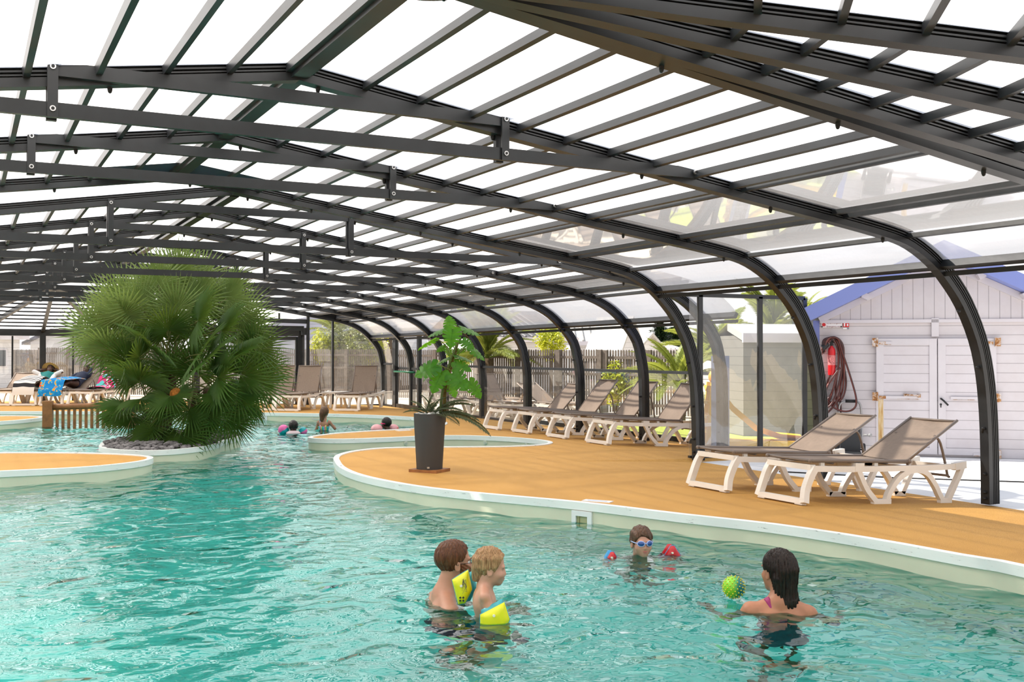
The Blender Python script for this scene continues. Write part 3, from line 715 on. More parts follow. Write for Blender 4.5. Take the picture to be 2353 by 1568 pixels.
def grassmat():
    t = NT('lawn'); p = t.bsdf((0.2, 0.3, 0.03), 0.8); co = t.coord(); n = t.noise(co, 30, 4, 0.7); r = t.ramp(n, 0, [(0.3, (0.20, 0.26, 0.03)), (0.7, (0.42, 0.46, 0.08))]); t.l(r, 0, p, 'Base Color'); return t.mat
M_LAWN = grassmat()
g = MB().add([(11.75, 12.45, ZG-.005), (26, 12.45, ZG-.005), (26, 19, ZG-.005), (11.75, 19.5, ZG-.005)], [(0, 1, 2, 3)]).obj('floor', M_LAWN, recalc=False); struct(tag(g, 'strip of lawn outside the glazed side', 'lawn'))
# rope line on the terrace
m = MB(); m.tube([tuple(pt(1790, 1084, ZG+.01)), tuple(pt(2050, 1098, ZG+.01)), tuple(pt(2353, 1108, ZG+.01)), tuple(pt(2600, 1116, ZG+.01))], .009, 6); o = m.obj('drain_line', M_BLACK, smooth=True); tag(o, 'thin dark drain line running across the white terrace', 'drain')
# ------------------------------------------------ white shed
A = Vector(pt(1884, 1043, ZG)); B = Vector(pt(2353, 1056, ZG)); sd = (B-A).normalized(); sn = Vector((sd.y, -sd.x, 0))   # sn faces the viewer
if sn.dot(Vector((0, 0, 0))-A) < 0: sn = -sn
SM = frame(A, sd, -sn, Vector((0, 0, 1)))                            # local x along facade, -y to the viewer
def onfac(px, py):
    d = Vector(ray(px, py)); C0 = Vector(CAMP); t = (A-C0).dot(sn)/d.dot(sn); q = SM.inverted() @ (C0+d*t); return q.x, q.z
def siding(name, horiz=True, pitch=0.145, c=(0.62, 0.585, 0.61)):
    t = NT(name); p = t.bsdf(c, 0.55); co = t.coord(); s = t.n('ShaderNodeSeparateXYZ'); t.l(co, 0, s, 0)
    a = t.math('MULTIPLY', s, 1/(pitch*S), 2 if horiz else 0); fr = t.math('FRACT', a)
    r = t.ramp(fr, 0, [(0.0, tuple(x*.55 for x in c)), (0.05, tuple(x*.55 for x in c)), (0.075, c), (1, c)]); 
    nz = t.noise(co, 2.5, 4, 0.7); r2 = t.ramp(nz, 0, [(0.3, (0.93, 0.91, 0.90)), (0.65, (1, 1, 1))])
    mm = t.n('ShaderNodeMix'); mm.data_type = 'RGBA'; mm.blend_type = 'MULTIPLY'; mm.inputs[0].default_value = 1; t.l(r, 0, mm, 6); t.l(r2, 0, mm, 7); t.l(mm, 2, p, 'Base Color')
    b = t.bump(fr, 0, 0.35, 0.02); t.l(b, 0, p, 'Normal'); return t.mat
M_SH = siding('shed_siding'); M_SV = siding('shed_vertical_boards', False, 0.155); M_SD = siding('shed_door_boards', True, 0.143, (0.63, 0.595, 0.63))
M_SWH = simple('shed_white', (0.63, 0.595, 0.625), 0.5, 0, 0.4, 0.04, 3.0)
M_BLUE = simple('periwinkle_roof', (0.22, 0.27, 0.60), 0.55, 0, 0.3)
RT = NT('rusty_iron'); RP = RT.bsdf((.4, .2, .05), .8); RC_ = RT.coord(); RN = RT.noise(RC_, 22, 4, .7); RR_ = RT.ramp(RN, 0, [(.36, (.24, .075, .015)), (.48, (.46, .24, .09)), (.56, (.60, .54, .52)), (1, (.62, .57, .56))]); RT.l(RR_, 0, RP, 'Base Color'); M_RUST = RT.mat
ez = onfac(1884, 737)[1]; axp, azp = onfac(2163, 602); wid = 2*axp
shed = thing('shed', 'white timber shed with periwinkle blue roof edge on the right', 'shed', M=SM)
m = MB(); m.add([(0, 0, 0), (wid, 0, 0), (wid, 0, ez), (0, 0, ez)], [(0, 1, 2, 3)]); dep = 3.0
m.add([(0, 0, 0), (0, dep, 0), (0, dep, ez), (0, 0, ez), (wid, 0, 0), (wid, dep, 0), (wid, dep, ez), (wid, 0, ez)], [(0, 3, 2, 1), (4, 5, 6, 7), (1, 2, 6, 5)]); m.obj('wall', M_SH, shed)
m = MB(); m.add([(0, -.012, ez), (wid, -.012, ez), (axp, -.012, azp), (0, dep, ez), (wid, dep, ez), (axp, dep, azp)], [(0, 1, 2), (3, 5, 4)]); m.obj('gable', M_SV, shed)
m = MB()
for s in (0, 1):
    x0, x1 = (axp, -.30) if s == 0 else (axp, wid+.30); sl = (azp-ez)/axp
    z0 = azp+.06; z1 = ez+.06-.30*sl
    m.add([(x0, -.42, z0), (x1, -.42, z1), (x1, dep+.3, z1), (x0, dep+.3, z0), (x0, -.42, z0+.24), (x1, -.42, z1+.24), (x1, dep+.3, z1+.24), (x0, dep+.3, z0+.24)], [(0, 1, 2, 3), (4, 7, 6, 5), (0, 4, 5, 1), (1, 5, 6, 2), (2, 6, 7, 3), (3, 7, 4, 0)])
m.obj('roof', M_BLUE, shed)
m = MB(); m.bar((0, -.03, ez), (axp, -.03, azp), .03, .10, up=(0, 0, 1)); m.bar((wid, -.03, ez), (axp, -.03, azp), .03, .10); m.bar((0, -.02, ez-.02), (wid, -.02, ez-.02), .03, .05); x0, z0 = onfac(2140, 732); x1, z1 = onfac(2157, 774); m.box(((x0+x1)/2, -.02, (z0+z1)/2), (x1-x0, .03, z0-z1)); m.obj('trim_board', M_SWH, shed)
for f in (.28, .62, -.3, -.64):
    x = axp-axp*abs(f) if f > 0 else axp+axp*abs(f); x = axp*(1-f) if f > 0 else axp*(1-f); z = azp-(azp-ez)*abs(f); m = MB(); m.box((x, -.16, z+.03), (.10, .26, .09), Matrix.Rotation(-.45 if f < 0 else .45, 3, 'Y')); m.obj('bracket', M_SWH, shed)
m = MB(); m.box((-.05, .06, ez/2), (.10, .12, ez)); m.obj('corner_post', M_BLUE, shed)
# doors
(dx0, dz1), (dx1, _), (dxm, _) = onfac(2013, 779), onfac(2288, 776), onfac(2152, 777); dz0 = onfac(2150, 1044)[1]
for nm, a, b, hs in (('left', dx0, dxm, dx0), ('right', dxm+.015, dx1, dx1)):
    lf = MB().box(((a+b)/2, -.025, (dz0+dz1)/2), (b-a, .04, dz1-dz0)).obj('door', M_SD, shed)
    m = MB()
    for x in (a+.055, b-.055): m.box((x, -.052, (dz0+dz1)/2), (.11, .018, dz1-dz0))
    for z in (dz1-.05, dz0+.05): m.box(((a+b)/2, -.051, z), (b-a-.22, .016, .10))
    m.obj('door_frame', M_SWH, lf)
    sgn = 1 if nm == 'left' else -1
    for k, py in enumerate((787, 911, 1036)):
        z = onfac(2013, py)[1]
        if nm == 'left' and k == 2: continue
        m = MB(); m.box((hs-sgn*.025, -.07, z), (.07, .03, .13)); m.cyl((hs+sgn*.012, -.085, z-.07), (hs+sgn*.012, -.085, z+.07), .014, n=8)
        L = (.20, .62, .3)[k]; m.box((hs+sgn*(.03+L/2), -.068, z-.012), (L, .012, .045), m=1); m.box((hs+sgn*.09, -.071, z-.012), (.10, .010, .045))
        m.box((hs+sgn*(.03+L*.7), -.069, z-.034), (L*.5, .010, .01))
        m.obj('hinge', [M_RUST, M_SWH], lf, label='rust-stained strap hinge')
    if nm == 'left':
        m = MB(); zz = onfac(2100, 908)[1]; xx = onfac(2095, 908)[0]; m.tube([(xx-.1, -.075, zz), (xx-.07, -.10, zz+.005), (xx+.06, -.10, zz), (xx+.10, -.075, zz-.01)], .013, 8); m.box((xx-.1, -.068, zz), (.05, .02, .04)); m.box((xx+.1, -.068, zz-.01), (.05, .02, .05)); m.obj('pull_handle', M_RUST, lf, smooth=True)
        st = NT('rust_streak'); p = st.bsdf((0.6, 0.4, 0.2), 0.7); co = st.coord('Object', (14, 1, 1.3)); n = st.noise(co, 3, 4, .6); r = st.ramp(n, 0, [(0.3, (0.42, 0.20, 0.045)), (0.5, (0.62, 0.44, 0.20)), (0.72, (0.72, 0.66, 0.58))]); st.l(r, 0, p, 'Base Color')
        z1, z0 = onfac(2020, 917)[1], onfac(2020, 1030)[1]; m = MB(); m.box((a+.065, -.0625, (z0+z1)/2), (.075, .003, z1-z0)); m.obj('rust_stain', st.mat, lf)
    else:
        m = MB(); x, z = onfac(2161, 916); m.tube([(x, -.07, z), (x, -.115, z), (x+.035, -.12, z-.03), (x+.10, -.11, z-.10)], .014, 8); m.obj('door_handle', M_BLACK, lf, smooth=True, label='black lever handle')
        m = MB(); m.cyl((x+.0, -.06, z-.09), (x+.0, -.068, z-.09), .016, n=10); m.box((x, -.064, z-.118), (.014, .008, .04)); m.obj('keyhole', M_BLACK, lf)
# signs
def text_mesh(s, size, name='lettering', ext=0.001):
    cu = bpy.data.curves.new('t', 'FONT'); cu.body = s; cu.size = size; cu.align_x = 'LEFT'; cu.extrude = ext
    o = bpy.data.objects.new('t', cu); COL.objects.link(o); dg = bpy.context.evaluated_depsgraph_get(); dg.update()
    me = bpy.data.meshes.new_from_object(o.evaluated_get(dg)); me.name = name
    bpy.data.objects.remove(o); bpy.data.curves.remove(cu); return me
RX = Matrix.Rotation(PI/2, 4, 'X')
M_RED = simple('sign_red', (0.62, 0.02, 0.025), 0.4); M_DRED = simple('lettering_red', (0.22, 0.03, 0.05), 0.5); M_SIGNW = simple('sign_white', (0.84, 0.82, 0.82), 0.35)
x0, z0 = onfac(1887, 740); x1, z1 = onfac(1935, 753)
c = SM @ Vector(((x0+x1)/2, -.02, (z0+z1)/2)); sg = thing('sign_board', "white sign reading Arrêt d'urgence Emergency stop on the shed", 'sign', M=frame(c, sd, -sn, Vector((0, 0, 1)))); w_, h_ = x1-x0, z0-z1
MB().box((0, 0, 0), (w_, .012, h_)).obj('board', M_SIGNW, sg)
MB().cyl((-w_*.37, -.006, 0), (-w_*.37, -.016, 0), h_*.3, n=24).obj('red_button', M_RED, sg)
for s_, zz, sz in (("Arrêt d'urgence", .012, .048), ('Emergency stop', -.04, .042)):
    me = text_mesh(s_, sz); me.materials.append(M_DRED); wd = max(v.co.x for v in me.vertices); o = link('lettering', me, sg, Matrix.Translation((-w_*.24, -.0075, zz)) @ RX @ Matrix.Scale(min(1, w_*.70/wd), 4))
for k in (-1, 1): MB().cyl((k*w_*.46, -.006, -h_*.36), (k*w_*.46, -.01, -h_*.36), .012, n=8).obj('screw', M_BLACK, sg)
x0, z0 = onfac(1937, 738); x1, z1 = onfac(1951, 752); c = SM @ Vector(((x0+x1)/2, -.02, (z0+z1)/2)); w_, h_ = x1-x0, z0-z1
sg = thing('extinguisher_sign', 'small red fire extinguisher pictogram sign above the hose', 'sign', M=frame(c, sd, -sn, Vector((0, 0, 1))))
MB().box((0, 0, 0), (w_, .012, h_)).obj('board', M_RED, sg)
m = MB(); m.box((-w_*.25, -.008, -h_*.08), (w_*.22, .004, h_*.6)); m.box((-w_*.25, -.008, h_*.32), (w_*.10, .004, h_*.16)); m.box((-w_*.17, -.008, h_*.36), (w_*.26, .004, h_*.07)); m.box((w_*.25, -.008, h_*.25), (w_*.26, .004, h_*.22)); m.box((w_*.25, -.008, -h_*.15), (w_*.24, .004, h_*.35)); m.obj('pictogram', M_SIGNW, sg)
m = MB(); m.box((-w_*.18, 0, -h_*.72), (w_*.64, .012, h_*.26), m=0); m.box((w_*.32, 0, -h_*.72), (w_*.36, .012, h_*.26), m=1); m.obj('lower_label', [M_SIGNW, simple('sign_grey', (0.25, 0.25, 0.27), 0.5)], sg)
# fire extinguisher
x, zt = onfac(1911, 795); _, zb = onfac(1911, 862); c = SM @ Vector((x, -.10, zb))
fe = thing('fire_extinguisher', 'slim red fire extinguisher hanging on the shed inside the hose loops', 'fire extinguisher', M=frame(c, sd, -sn, Vector((0, 0, 1)))); H_ = zt-zb; r_ = .058
MB().lathe([(r_*.9, 0), (r_, .02), (r_, H_*.82), (r_*.85, H_*.9), (r_*.4, H_*.97), (r_*.3, H_*1.0)], 20).obj('cylinder', simple('extinguisher_red', (0.62, 0.012, 0.018), 0.3), fe, smooth=50)
m = MB(); m.lathe([(r_*1.01, H_*.34), (r_*1.01, H_*.68)], 20, cap=False); m.obj('label_band', simple('label_pale', (0.62, 0.18, 0.18), 0.5, 0, .5, .5, 60.0), fe)
m = MB(); m.cyl((0, 0, H_), (0, 0, H_+.05), .022, n=12); m.bar((-.10, 0, H_+.07), (.04, 0, H_+.05), .03, .015); m.bar((-.09, 0, H_+.10), (.03, 0, H_+.08), .03, .012); m.obj('valve_handle', M_BLACK, fe)
m = MB(); m.cyl((-.05, -.02, H_+.03), (-.14, -.03, H_-.04), .03, .055, 12); m.obj('horn', M_BLACK, fe, smooth=50)
# hose coils
rr = random.Random(11); hb = []
x0, z0 = onfac(1912, 778); c = SM @ Vector((x0, -.09, z0)); hose = thing('garden_hose', 'reddish brown striped hose looped on the shed wall', 'hose', M=frame(c, sd, -sn, Vector((0, 0, 1))))
def hl(*pts): return [(onfac(a, b)[0]-x0, rr.uniform(-.07, .02), onfac(a, b)[1]-z0) for a, b in pts]
loops = [hl((1890, 800), (1893, 782), (1912, 776), (1930, 785), (1938, 810), (1936, 860), (1925, 915), (1905, 945), (1890, 950), (1896, 900), (1889, 850)),
         hl((1895, 810), (1899, 786), (1916, 779), (1934, 800), (1940, 850), (1934, 905), (1915, 930), (1898, 920), (1895, 860)),
         hl((1893, 795), (1905, 777), (1925, 780), (1936, 812), (1952, 860), (1967, 915), (1962, 938), (1940, 945), (1915, 935), (1898, 910), (1904, 870), (1922, 840)),
         hl((1900, 790), (1914, 778), (1928, 795), (1934, 840), (1930, 900), (1932, 945), (1928, 950), (1920, 900), (1925, 850)),
         hl((1889, 805), (1897, 782), (1920, 776), (1937, 795), (1939, 840), (1944, 880), (1935, 915), (1910, 925), (1893, 905), (1912, 870), (1930, 845)),
         hl((1896, 800), (1908, 782), (1922, 788), (1928, 830), (1918, 880), (1908, 915), (1893, 940), (1889, 920), (1905, 880)),
         hl((1892, 812), (1903, 784), (1926, 783), (1935, 830), (1928, 880), (1915, 920), (1900, 935), (1891, 915)),
         hl((1888, 815), (1891, 795), (1903, 779), (1915, 782), (1926, 810), (1924, 860), (1910, 905), (1895, 925))]
m = MB()
for L in loops: m.tube([tuple(p) for p in spline(L, 7)], .0155, 8)
m.m = [1 if (len(f) == 4 and (f[1]-f[0] in (1, -7)) and (f[0] % 8) in (0, 1, 4)) else 0 for f in m.f]
m.obj('hose_coil', [simple('hose_red', (.15, .035, .028), .45), simple('hose_black', (.018, .012, .012), .5)], hose, smooth=True)
m = MB(); x, z = onfac(1914, 783); m.cyl((x-x0, .09, z-z0), (x-x0, -.06, z-z0+.02), .03, n=10); m.obj('wall_hook', M_BLACK, hose)
# hand truck behind the loungers
x, z = onfac(1953, 935); c = SM @ Vector((x, -.30, 0)); ht = thing('hand_truck', 'grey tube hand truck with black wheels leaning by the shed', 'hand truck', M=frame(c, sd, -sn, Vector((0, 0, 1))))
m = MB(); m.tube([tuple(p) for p in spline([(-.17, .1, .12), (-.17, .2, .60), (-.15, .2, .80), (-.05, .2, .85), (.08, .2, .85), (.15, .2, .80), (.17, .2, .60), (.17, .1, .12)], 5)], .016, 8); m.obj('tube_frame', simple('grey_tube', (.35, .35, .36), .35, .8), ht, smooth=True)
m = MB(); m.tube([(-.07, .2, .85), (.08, .2, .85)], .024, 8); m.obj('grip', M_BLACK, ht, smooth=True)
for s in (-1, 1):
    m = MB(); M3 = Matrix.Rotation(PI/2, 3, 'Y'); m.tube([(s*.2, .1+.075*math.cos(t), .10+.075*math.sin(t)) for t in np.linspace(0, 2*PI, 20)[:-1]], .028, 8, closed=True); m.cyl((s*.2-.02, .1, .10), (s*.2+.02, .1, .10), .05, n=14); m.obj('wheel', M_BLACK, ht, smooth=True)
m = MB(); m.box((0, .1, .25), (.3, .06, .36)); m.box((0, -.02, .06), (.32, .2, .02)); m.cyl((-.2, .1, .1), (.2, .1, .1), .012, n=8); m.obj('carrier', simple('dark_plastic', (.03, .032, .035), .5), ht)
m = MB(); m.tube([(.2, .0, .34), (.27, -.05, .34)], .012, 8); m.ball((.29, -.06, .34), .03, 10, 8); m.obj('crank_knob', simple('grey_tube2', (.3, .3, .3), .4), ht, smooth=True)
# ------------------------------------------------ fence, post by post
M_FEN = simple('weathered_wood', (0.17, 0.14, 0.118), 0.8, 0, 0.2, 0.22, 14.0)
def fence(P0, P1, h, label, pitch=0.078, zg=ZG, posts=3):
    P0 = Vector(P0); P1 = Vector(P1); L = (P1-P0).length; d = (P1-P0)/L; rz = math.atan2(d.y, d.x)
    root = thing('picket_fence', label, 'fence', P0, rz, 'grey picket fence runs')
    m = MB(); n = int(L/pitch); rr = random.Random(int(L*100))
    for k in range(n):
        x = (k+.5)*pitch; hh = h+rr.uniform(-.01, .01); w = pitch*.56
        m.prism([(x-w/2, .05), (x+w/2, .05), (x+w/2, hh-.03), (x, hh), (x-w/2, hh-.03)], 'y', -.012, .012)
    m.obj('pickets', M_FEN, root)
    for z in (h*.17, h*.62, h*.88): MB().box((L/2, .035, z), (L, .035, .07)).obj('rail', M_FEN, root)
    for k in range(posts+1): MB().box((min(L-.05, max(.05, L*k/posts)), .06, h/2), (.13, .1, h*.99)).obj('post', M_FEN, root)
def gp(px, dist): p = pd(px, 800, dist); return (p[0], p[1], ZG)
fence(gp(1605, 25.5), gp(1390, 27.0), 1.68, 'grey picket fence run behind the right end of the lounger row', posts=2)
fence(gp(1385, 27.0), gp(1105, 29.5), 1.69, 'grey picket fence run behind the left half of the lounger row', posts=3)
fence(gp(1100, 34.5), gp(905, 36), 1.70, 'grey picket fence run seen through the side door', posts=2)
fence(gp(900, 36), gp(700, 37.5), 1.72, 'grey picket fence run behind the glazed gable', posts=2)
fence(gp(698, 37.5), gp(470, 38.0), 1.72, 'grey picket fence run behind the far end door and palm', posts=2)
fence(gp(468, 38), gp(230, 38.5), 1.75, 'grey picket fence run hidden behind the palm', posts=2)
fence(gp(228, 38.5), gp(92, 39), 1.78, 'grey picket fence run behind the two sunbathers', posts=2)
fence(gp(90, 39), gp(36, 39.5), 1.70, 'short grey picket fence run at the far left', posts=1)
# ------------------------------------------------ houses
M_HW = siding('house_boards', True, 0.2, (0.72, 0.72, 0.74)); M_HB = siding('house_blue_boards', True, 0.22, (0.40, 0.42, 0.52))
M_TILE = simple('dark_tiles', (0.13, 0.125, 0.13), 0.6, 0, .3, .3, 5.0); M_LTILE = simple('pale_tiles', (0.45, 0.43, 0.40), 0.6, 0, .3, .2, 5.0); M_PORCH = simple('brown_porch', (0.10, 0.075, 0.055), 0.8); M_WIN = simple('window_dark', (0.05, 0.06, 0.07), 0.15)  # dark brown for the porch walls
def house(px0, px1, dist0, dist1, zw, zr, label, wall, roof, gable_front=True, depth=5.0, win=0, over=.35, ridge=.5, tiles=True):
    a = Vector(gp(px0, dist0)); b = Vector(gp(px1, dist1)); d = (b-a); L = d.length; d.normalize(); n = Vector((d.y, -d.x, 0))
    if n.dot(-a) < 0: n = -n
    root = thing('house', label, 'house', M=frame(a, d, -n, Vector((0, 0, 1))))
    m = MB(); m.box((L/2, depth/2, zw/2), (L, depth, zw)); m.obj('wall', wall, root)
    if gable_front:
        xr = L*ridge
        m = MB(); m.add([(0, 0, zw), (L, 0, zw), (xr, 0, zr), (0, depth, zw), (L, depth, zw), (xr, depth, zr)], [(0, 1, 2), (3, 5, 4)]); m.obj('gable', wall, root)
        m = MB()
        for x1 in (-over, L+over):
            z1 = zw-(zr-zw)/max(.1, (xr if x1 < 0 else L-xr))*over
            m.add([(xr, -over, zr), (x1, -over, z1), (x1, depth, z1), (xr, depth, zr), (xr, -over, zr+.14), (x1, -over, z1+.14), (x1, depth, z1+.14), (xr, depth, zr+.14)], [(0, 1, 2, 3), (4, 7, 6, 5), (0, 4, 5, 1), (1, 5, 6, 2), (2, 6, 7, 3), (3, 7, 4, 0)])
        m.obj('roof', roof, root)
    else:
        m = MB(); m.add([(-over, -over, zw-.1), (L+over, -over, zw-.1), (L+over, depth/2, zr), (-over, depth/2, zr), (-over, -over, zw+.04), (L+over, -over, zw+.04), (L+over, depth/2, zr+.14), (-over, depth/2, zr+.14), (L+over, depth, zw), (-over, depth, zw)], [(0, 1, 2, 3), (4, 7, 6, 5), (0, 4, 5, 1), (1, 5, 6, 2), (3, 7, 4, 0), (2, 6, 7, 3), (6, 8, 9, 7)])
        n_ = int(L/.35) if tiles else 0
        for k in range(n_): m.tube([(k*.35-over+.2, -over, zw+.06), (k*.35-over+.2, depth/2, zr+.16)], .055, 6)
        m.obj('roof', roof, root, smooth=40)
        MB().box((L/2, -over-.03, zw-.05), (L+2*over, .06, .18)).obj('gutter', M_SWH, root)
    for k in range(win):
        x = L*(k+.5)/win; f = MB().box((x, -.03, zw*.58), (L/win*.45, .06, zw*.36)).obj('window', M_SWH, root); MB().box((x, -.065, zw*.58), (L/win*.38, .02, zw*.31)).obj('window_pane', M_WIN, f)
    return root
house(1135, 1300, 40, 42, 2.15, 3.2, 'long low white house with dark tile eaves behind the fence', M_HW, M_TILE, False, 5.0, 0)
house(1310, 1425, 46, 46, 2.05, 2.85, 'white cottage with grey tile roof behind the middle of the fence', M_HW, M_LTILE, False, 4.0, 2)
house(1425, 1462, 42.5, 43, 2.0, 2.95, 'white gable end of a cottage above the fence', M_HW, M_LTILE, True, 2.0, 1)
house(1466, 1512, 55, 56, 1.9, 2.5, 'small white cottage with pale tiles left of the dark conifer', M_HW, M_LTILE, True, 5.0, 0)
house(1506, 1560, 62, 63, 1.75, 2.2, 'low pale tiled roof beneath the dark conifer', M_HW, M_LTILE, False, 5.0, 0)
house(520, 768, 47, 47, 2.6, 4.6, 'pale blue boarded house seen through the far end door', M_HB, M_HB, True, 5.0, 0, .1, .75)
house(740, 915, 45, 43.5, 2.05, 2.9, 'white porch with sloping beam behind the glazed gable', M_PORCH, M_HW, True, 5.0, 0, .4, .95)
house(70, 170, 52, 52, 2.1, 3.0, 'low roofed white house behind the two sunbathers', M_HW, M_TILE, True, 5.0, 0, .3, .9)
house(-60, 45, 46, 47, 2.3, 2.6, 'grey mobile home at the far left edge', M_HW, M_LTILE, False, 4.0, 1)
# board cabin added to stand in for the shed's reflection in the screen
a = Vector(gp(1715, 21.0)); b = Vector(gp(1885, 19.5))
house(1708, 1868, 20.3, 20.6, 1.95, 2.05, 'grey board cabin seen through the glass screen', siding('grey_boards', True, 0.17, (0.22, 0.21, 0.195)), simple('grey_flat_roof', (.45, .44, .42), .6), False, 1.3, 0, .05, .5, False)
# blue post added for the mirrored shed corner post; yellow slide on the lawn
p = gp(1655, 17.6); m = MB(); m.box((0, 0, .78), (.30, .16, 1.56)); o = m.obj('reflection_post', simple('slate_blue', (.11, .15, .26), .5)); o.matrix_local = TR(p, .3); tag(o, 'slate blue post on the lawn behind the glass screen', 'post')
p = gp(1720, 18.2); sl = thing('toy_slide', 'yellow plastic toy slide on the lawn behind the glass screen', 'toy slide', p, -.5); M_YEL = simple('slide_yellow', (.80, .48, .01), .4)
P = [[(x, y, z+(.10 if abs(y) > .2 else 0)) for y in (-.24, -.22, 0, .22, .24)] for x, z in ((-.75, .95), (-.55, .93), (-.3, .6), (.1, .26), (.5, .12), (.95, .08))]; MB().grid(P).obj('chute', M_YEL, sl, smooth=True)
m = MB(); m.bar((-.75, -.22, 0), (-.65, -.22, 1.1), .07, .07); m.bar((-.75, .22, 0), (-.65, .22, 1.1), .07, .07)
for z in (.25, .5, .75): m.bar((-.73, -.22, z), (-.73, .22, z), .05, .05)
m.obj('ladder', M_YEL, sl); MB().ball((-.62, -.3, 1.2), .13, 16, 10).obj('knob', simple('slide_orange', (.75, .3, .02), .4), sl, smooth=True); m = MB(); m.box((.2, 0, .05), (1.6, .7, .1)); m.obj('base', M_YEL, sl)
# ================================================================ sun loungers
M_SLING = simple('taupe_sling', (0.285, 0.215, 0.165), 0.75, 0, 0.3, 0.06, 30.0, 0.15, 300.0)
M_TUBE = simple('taupe_tube', (0.20, 0.155, 0.125), 0.45, 0, 0.5)
LW = 0.62
def side_frame(y):
    m = MB(); w, h = .052, .058
    sec = [(-w/2, -h/2), (w/2, -h/2), (w/2, h/2), (-w/2, h/2)]
    def sw(P, k=5, sc=None): m.sweep([(a, y, b) for a, b in [tuple(p) for p in spline(P, k)]], sec, side=(0, 1, 0), scale=sc)
    sw([(.085, .355), (.6, .352), (1.2, .362), (1.7, .37), (2.14, .39)])
    sw([(.655, .375), (.70, .30), (.80, .15), (.93, .03)])
    m.box((1.02, y, .025), (.24, w, .05))
    sw([(1.09, .03), (1.13, .12), (1.24, .25), (1.38, .325), (1.52, .345), (1.66, .31), (1.78, .20), (1.86, .09), (1.91, .03)])
    m.box((1.955, y, .025), (.17, w, .05))
    sw([(2.0, .03), (2.07, .15), (2.16, .30), (2.20, .385)])
    m.box((.68, y, .372), (.12, w*1.15, .085)); m.box((2.16, y, .395), (.17, w*1.2, .075), Matrix.Rotation(-.15, 3, 'Y'))
    return m
def make_lounger(bt, bz, label, group, M):
    t = thing('sun_lounger', label, 'sun lounger', group=group, M=M)
    for y in (0, LW): side_frame(y).obj('side_frame', M_PLAST, t)
    m = MB(); w = .055
    for y in (0.0, LW):
        P = [(-.035, y+(-.02 if y == 0 else .02), .02), (-.01, y, .14), (.04, y, .27), (.10, y, .365)]
        m.sweep([tuple(p) for p in spline(P, 5)], [(-.03, -.035), (.03, -.035), (.03, .035), (-.03, .035)], side=(0, 1, 0))
    m.bar((-.03, 0, .035), (-.03, LW, .035), .07, .05); m.bar((.075, 0, .365), (.075, LW, .365), .07, .055)
    m.box((-.03, .04, .006), (.06, .10, .012)); m.box((-.03, LW-.04, .006), (.06, .10, .012))
    m.obj('foot_loop', M_PLAST, t)
    for x_, z_ in ((1.02, .35), (1.55, .35), (2.16, .37)): MB().bar((x_, 0, z_), (x_, LW, z_), .055, .046).obj('cross_bar', M_PLAST, t)
    n = 8
    def sheet(a, b, sag):
        P = []
        for i in range(n+1):
            f = i/n; x = a[0]+(b[0]-a[0])*f; z = a[1]+(b[1]-a[1])*f; row = []
            for j in range(n+1):
                g = j/n; s_ = sag*(1-(2*g-1)**2)*(1-.4*(2*f-1)**2); dx, dz = (b[1]-a[1]), -(b[0]-a[0]); L = math.hypot(dx, dz); row.append((x+dx/L*s_, .005+g*(LW-.01), z+dz/L*s_))
            P.append(row)
        return P
    m = MB(); P = sheet((.05, .43), (1.39, .435), .016); m.grid(P); m.grid([[(x, y, z-.008) for x, y, z in r] for r in P]); m.obj('seat_sling', M_SLING, t, smooth=True)
    m = MB(); P = sheet((1.37, .445), (bt, bz), .022); m.grid(P); m.grid([[(x+.006, y, z-.006) for x, y, z in r] for r in P]); m.obj('back_sling', M_SLING, t, smooth=True)
    for y in (.0, LW):
        m = MB(); m.tube([(.04, y, .432), (1.42, y, .436)], .018, 8); m.tube([(1.38, y, .445), (bt+.01, y, bz+.01)], .016, 8); m.ball((.04, y, .432), .021, 8, 6); m.ball((1.40, y, .437), .028, 10, 8); m.obj('side_tube', M_TUBE, t, smooth=True)
    for a_, b_ in ((bt, bz), (.055, .43), (.35, .41), (1.1, .41)): MB().tube([(a_, .01, b_), (a_+.002, LW-.01, b_)], .0135, 8).obj('cross_tube', M_TUBE, t, smooth=True)
    f = .62; px, pz = 1.37+(bt-1.37)*f, .44+(bz-.44)*f
    m = MB(); m.tube([tuple(p) for p in spline([(px, .05, pz), (px+.10, .05, pz-.08), (px+.22, .05, .30), (px+.20, .06, .285), (px+.20, LW-.06, .285), (px+.22, LW-.05, .30), (px+.10, LW-.05, pz-.08), (px, LW-.05, pz)], 4)], .014, 8); m.obj('prop_tube', M_TUBE, t, smooth=True)
    for x in (.22, .95):
        for y in (.03, LW-.03): MB().box((x, y, .398), (.05, .03, .05)).obj('clip', M_PLAST, t)
    return t
TILT = math.atan(.0545)
def lm(x, y, z=0.0, rz=0.0, tilt=TILT): return TR((x, y, z), rz, tilt)
gN = 'two loungers beside the shed'; gR = 'row of four loungers'; gF = 'far end loungers'
lo = make_lounger(2.10, .867, 'nearest sun lounger on the right, in front of its neighbour, foot towards the water', gN, lm(7.29, 7.76, 0.004))
dup(lo, 'sun lounger just behind the nearest one, its back in front of the hand truck', lm(7.22, 8.83, .004))
hi = make_lounger(1.84, 1.065, 'nearest lounger of the row of four, its head behind an arch foot', gR, lm(9.27, 14.33, -.016))
dup(hi, 'second lounger of the row of four counting from the camera', lm(9.29, 15.70, -.016))
dup(hi, 'third lounger of the row of four, counting from the camera', lm(9.24, 16.95, -.014))
make_lounger(1.82, .957, 'farthest and most reclined lounger of the row of four, beside the planter palm fronds', gR, lm(9.15, 18.0, -.010))
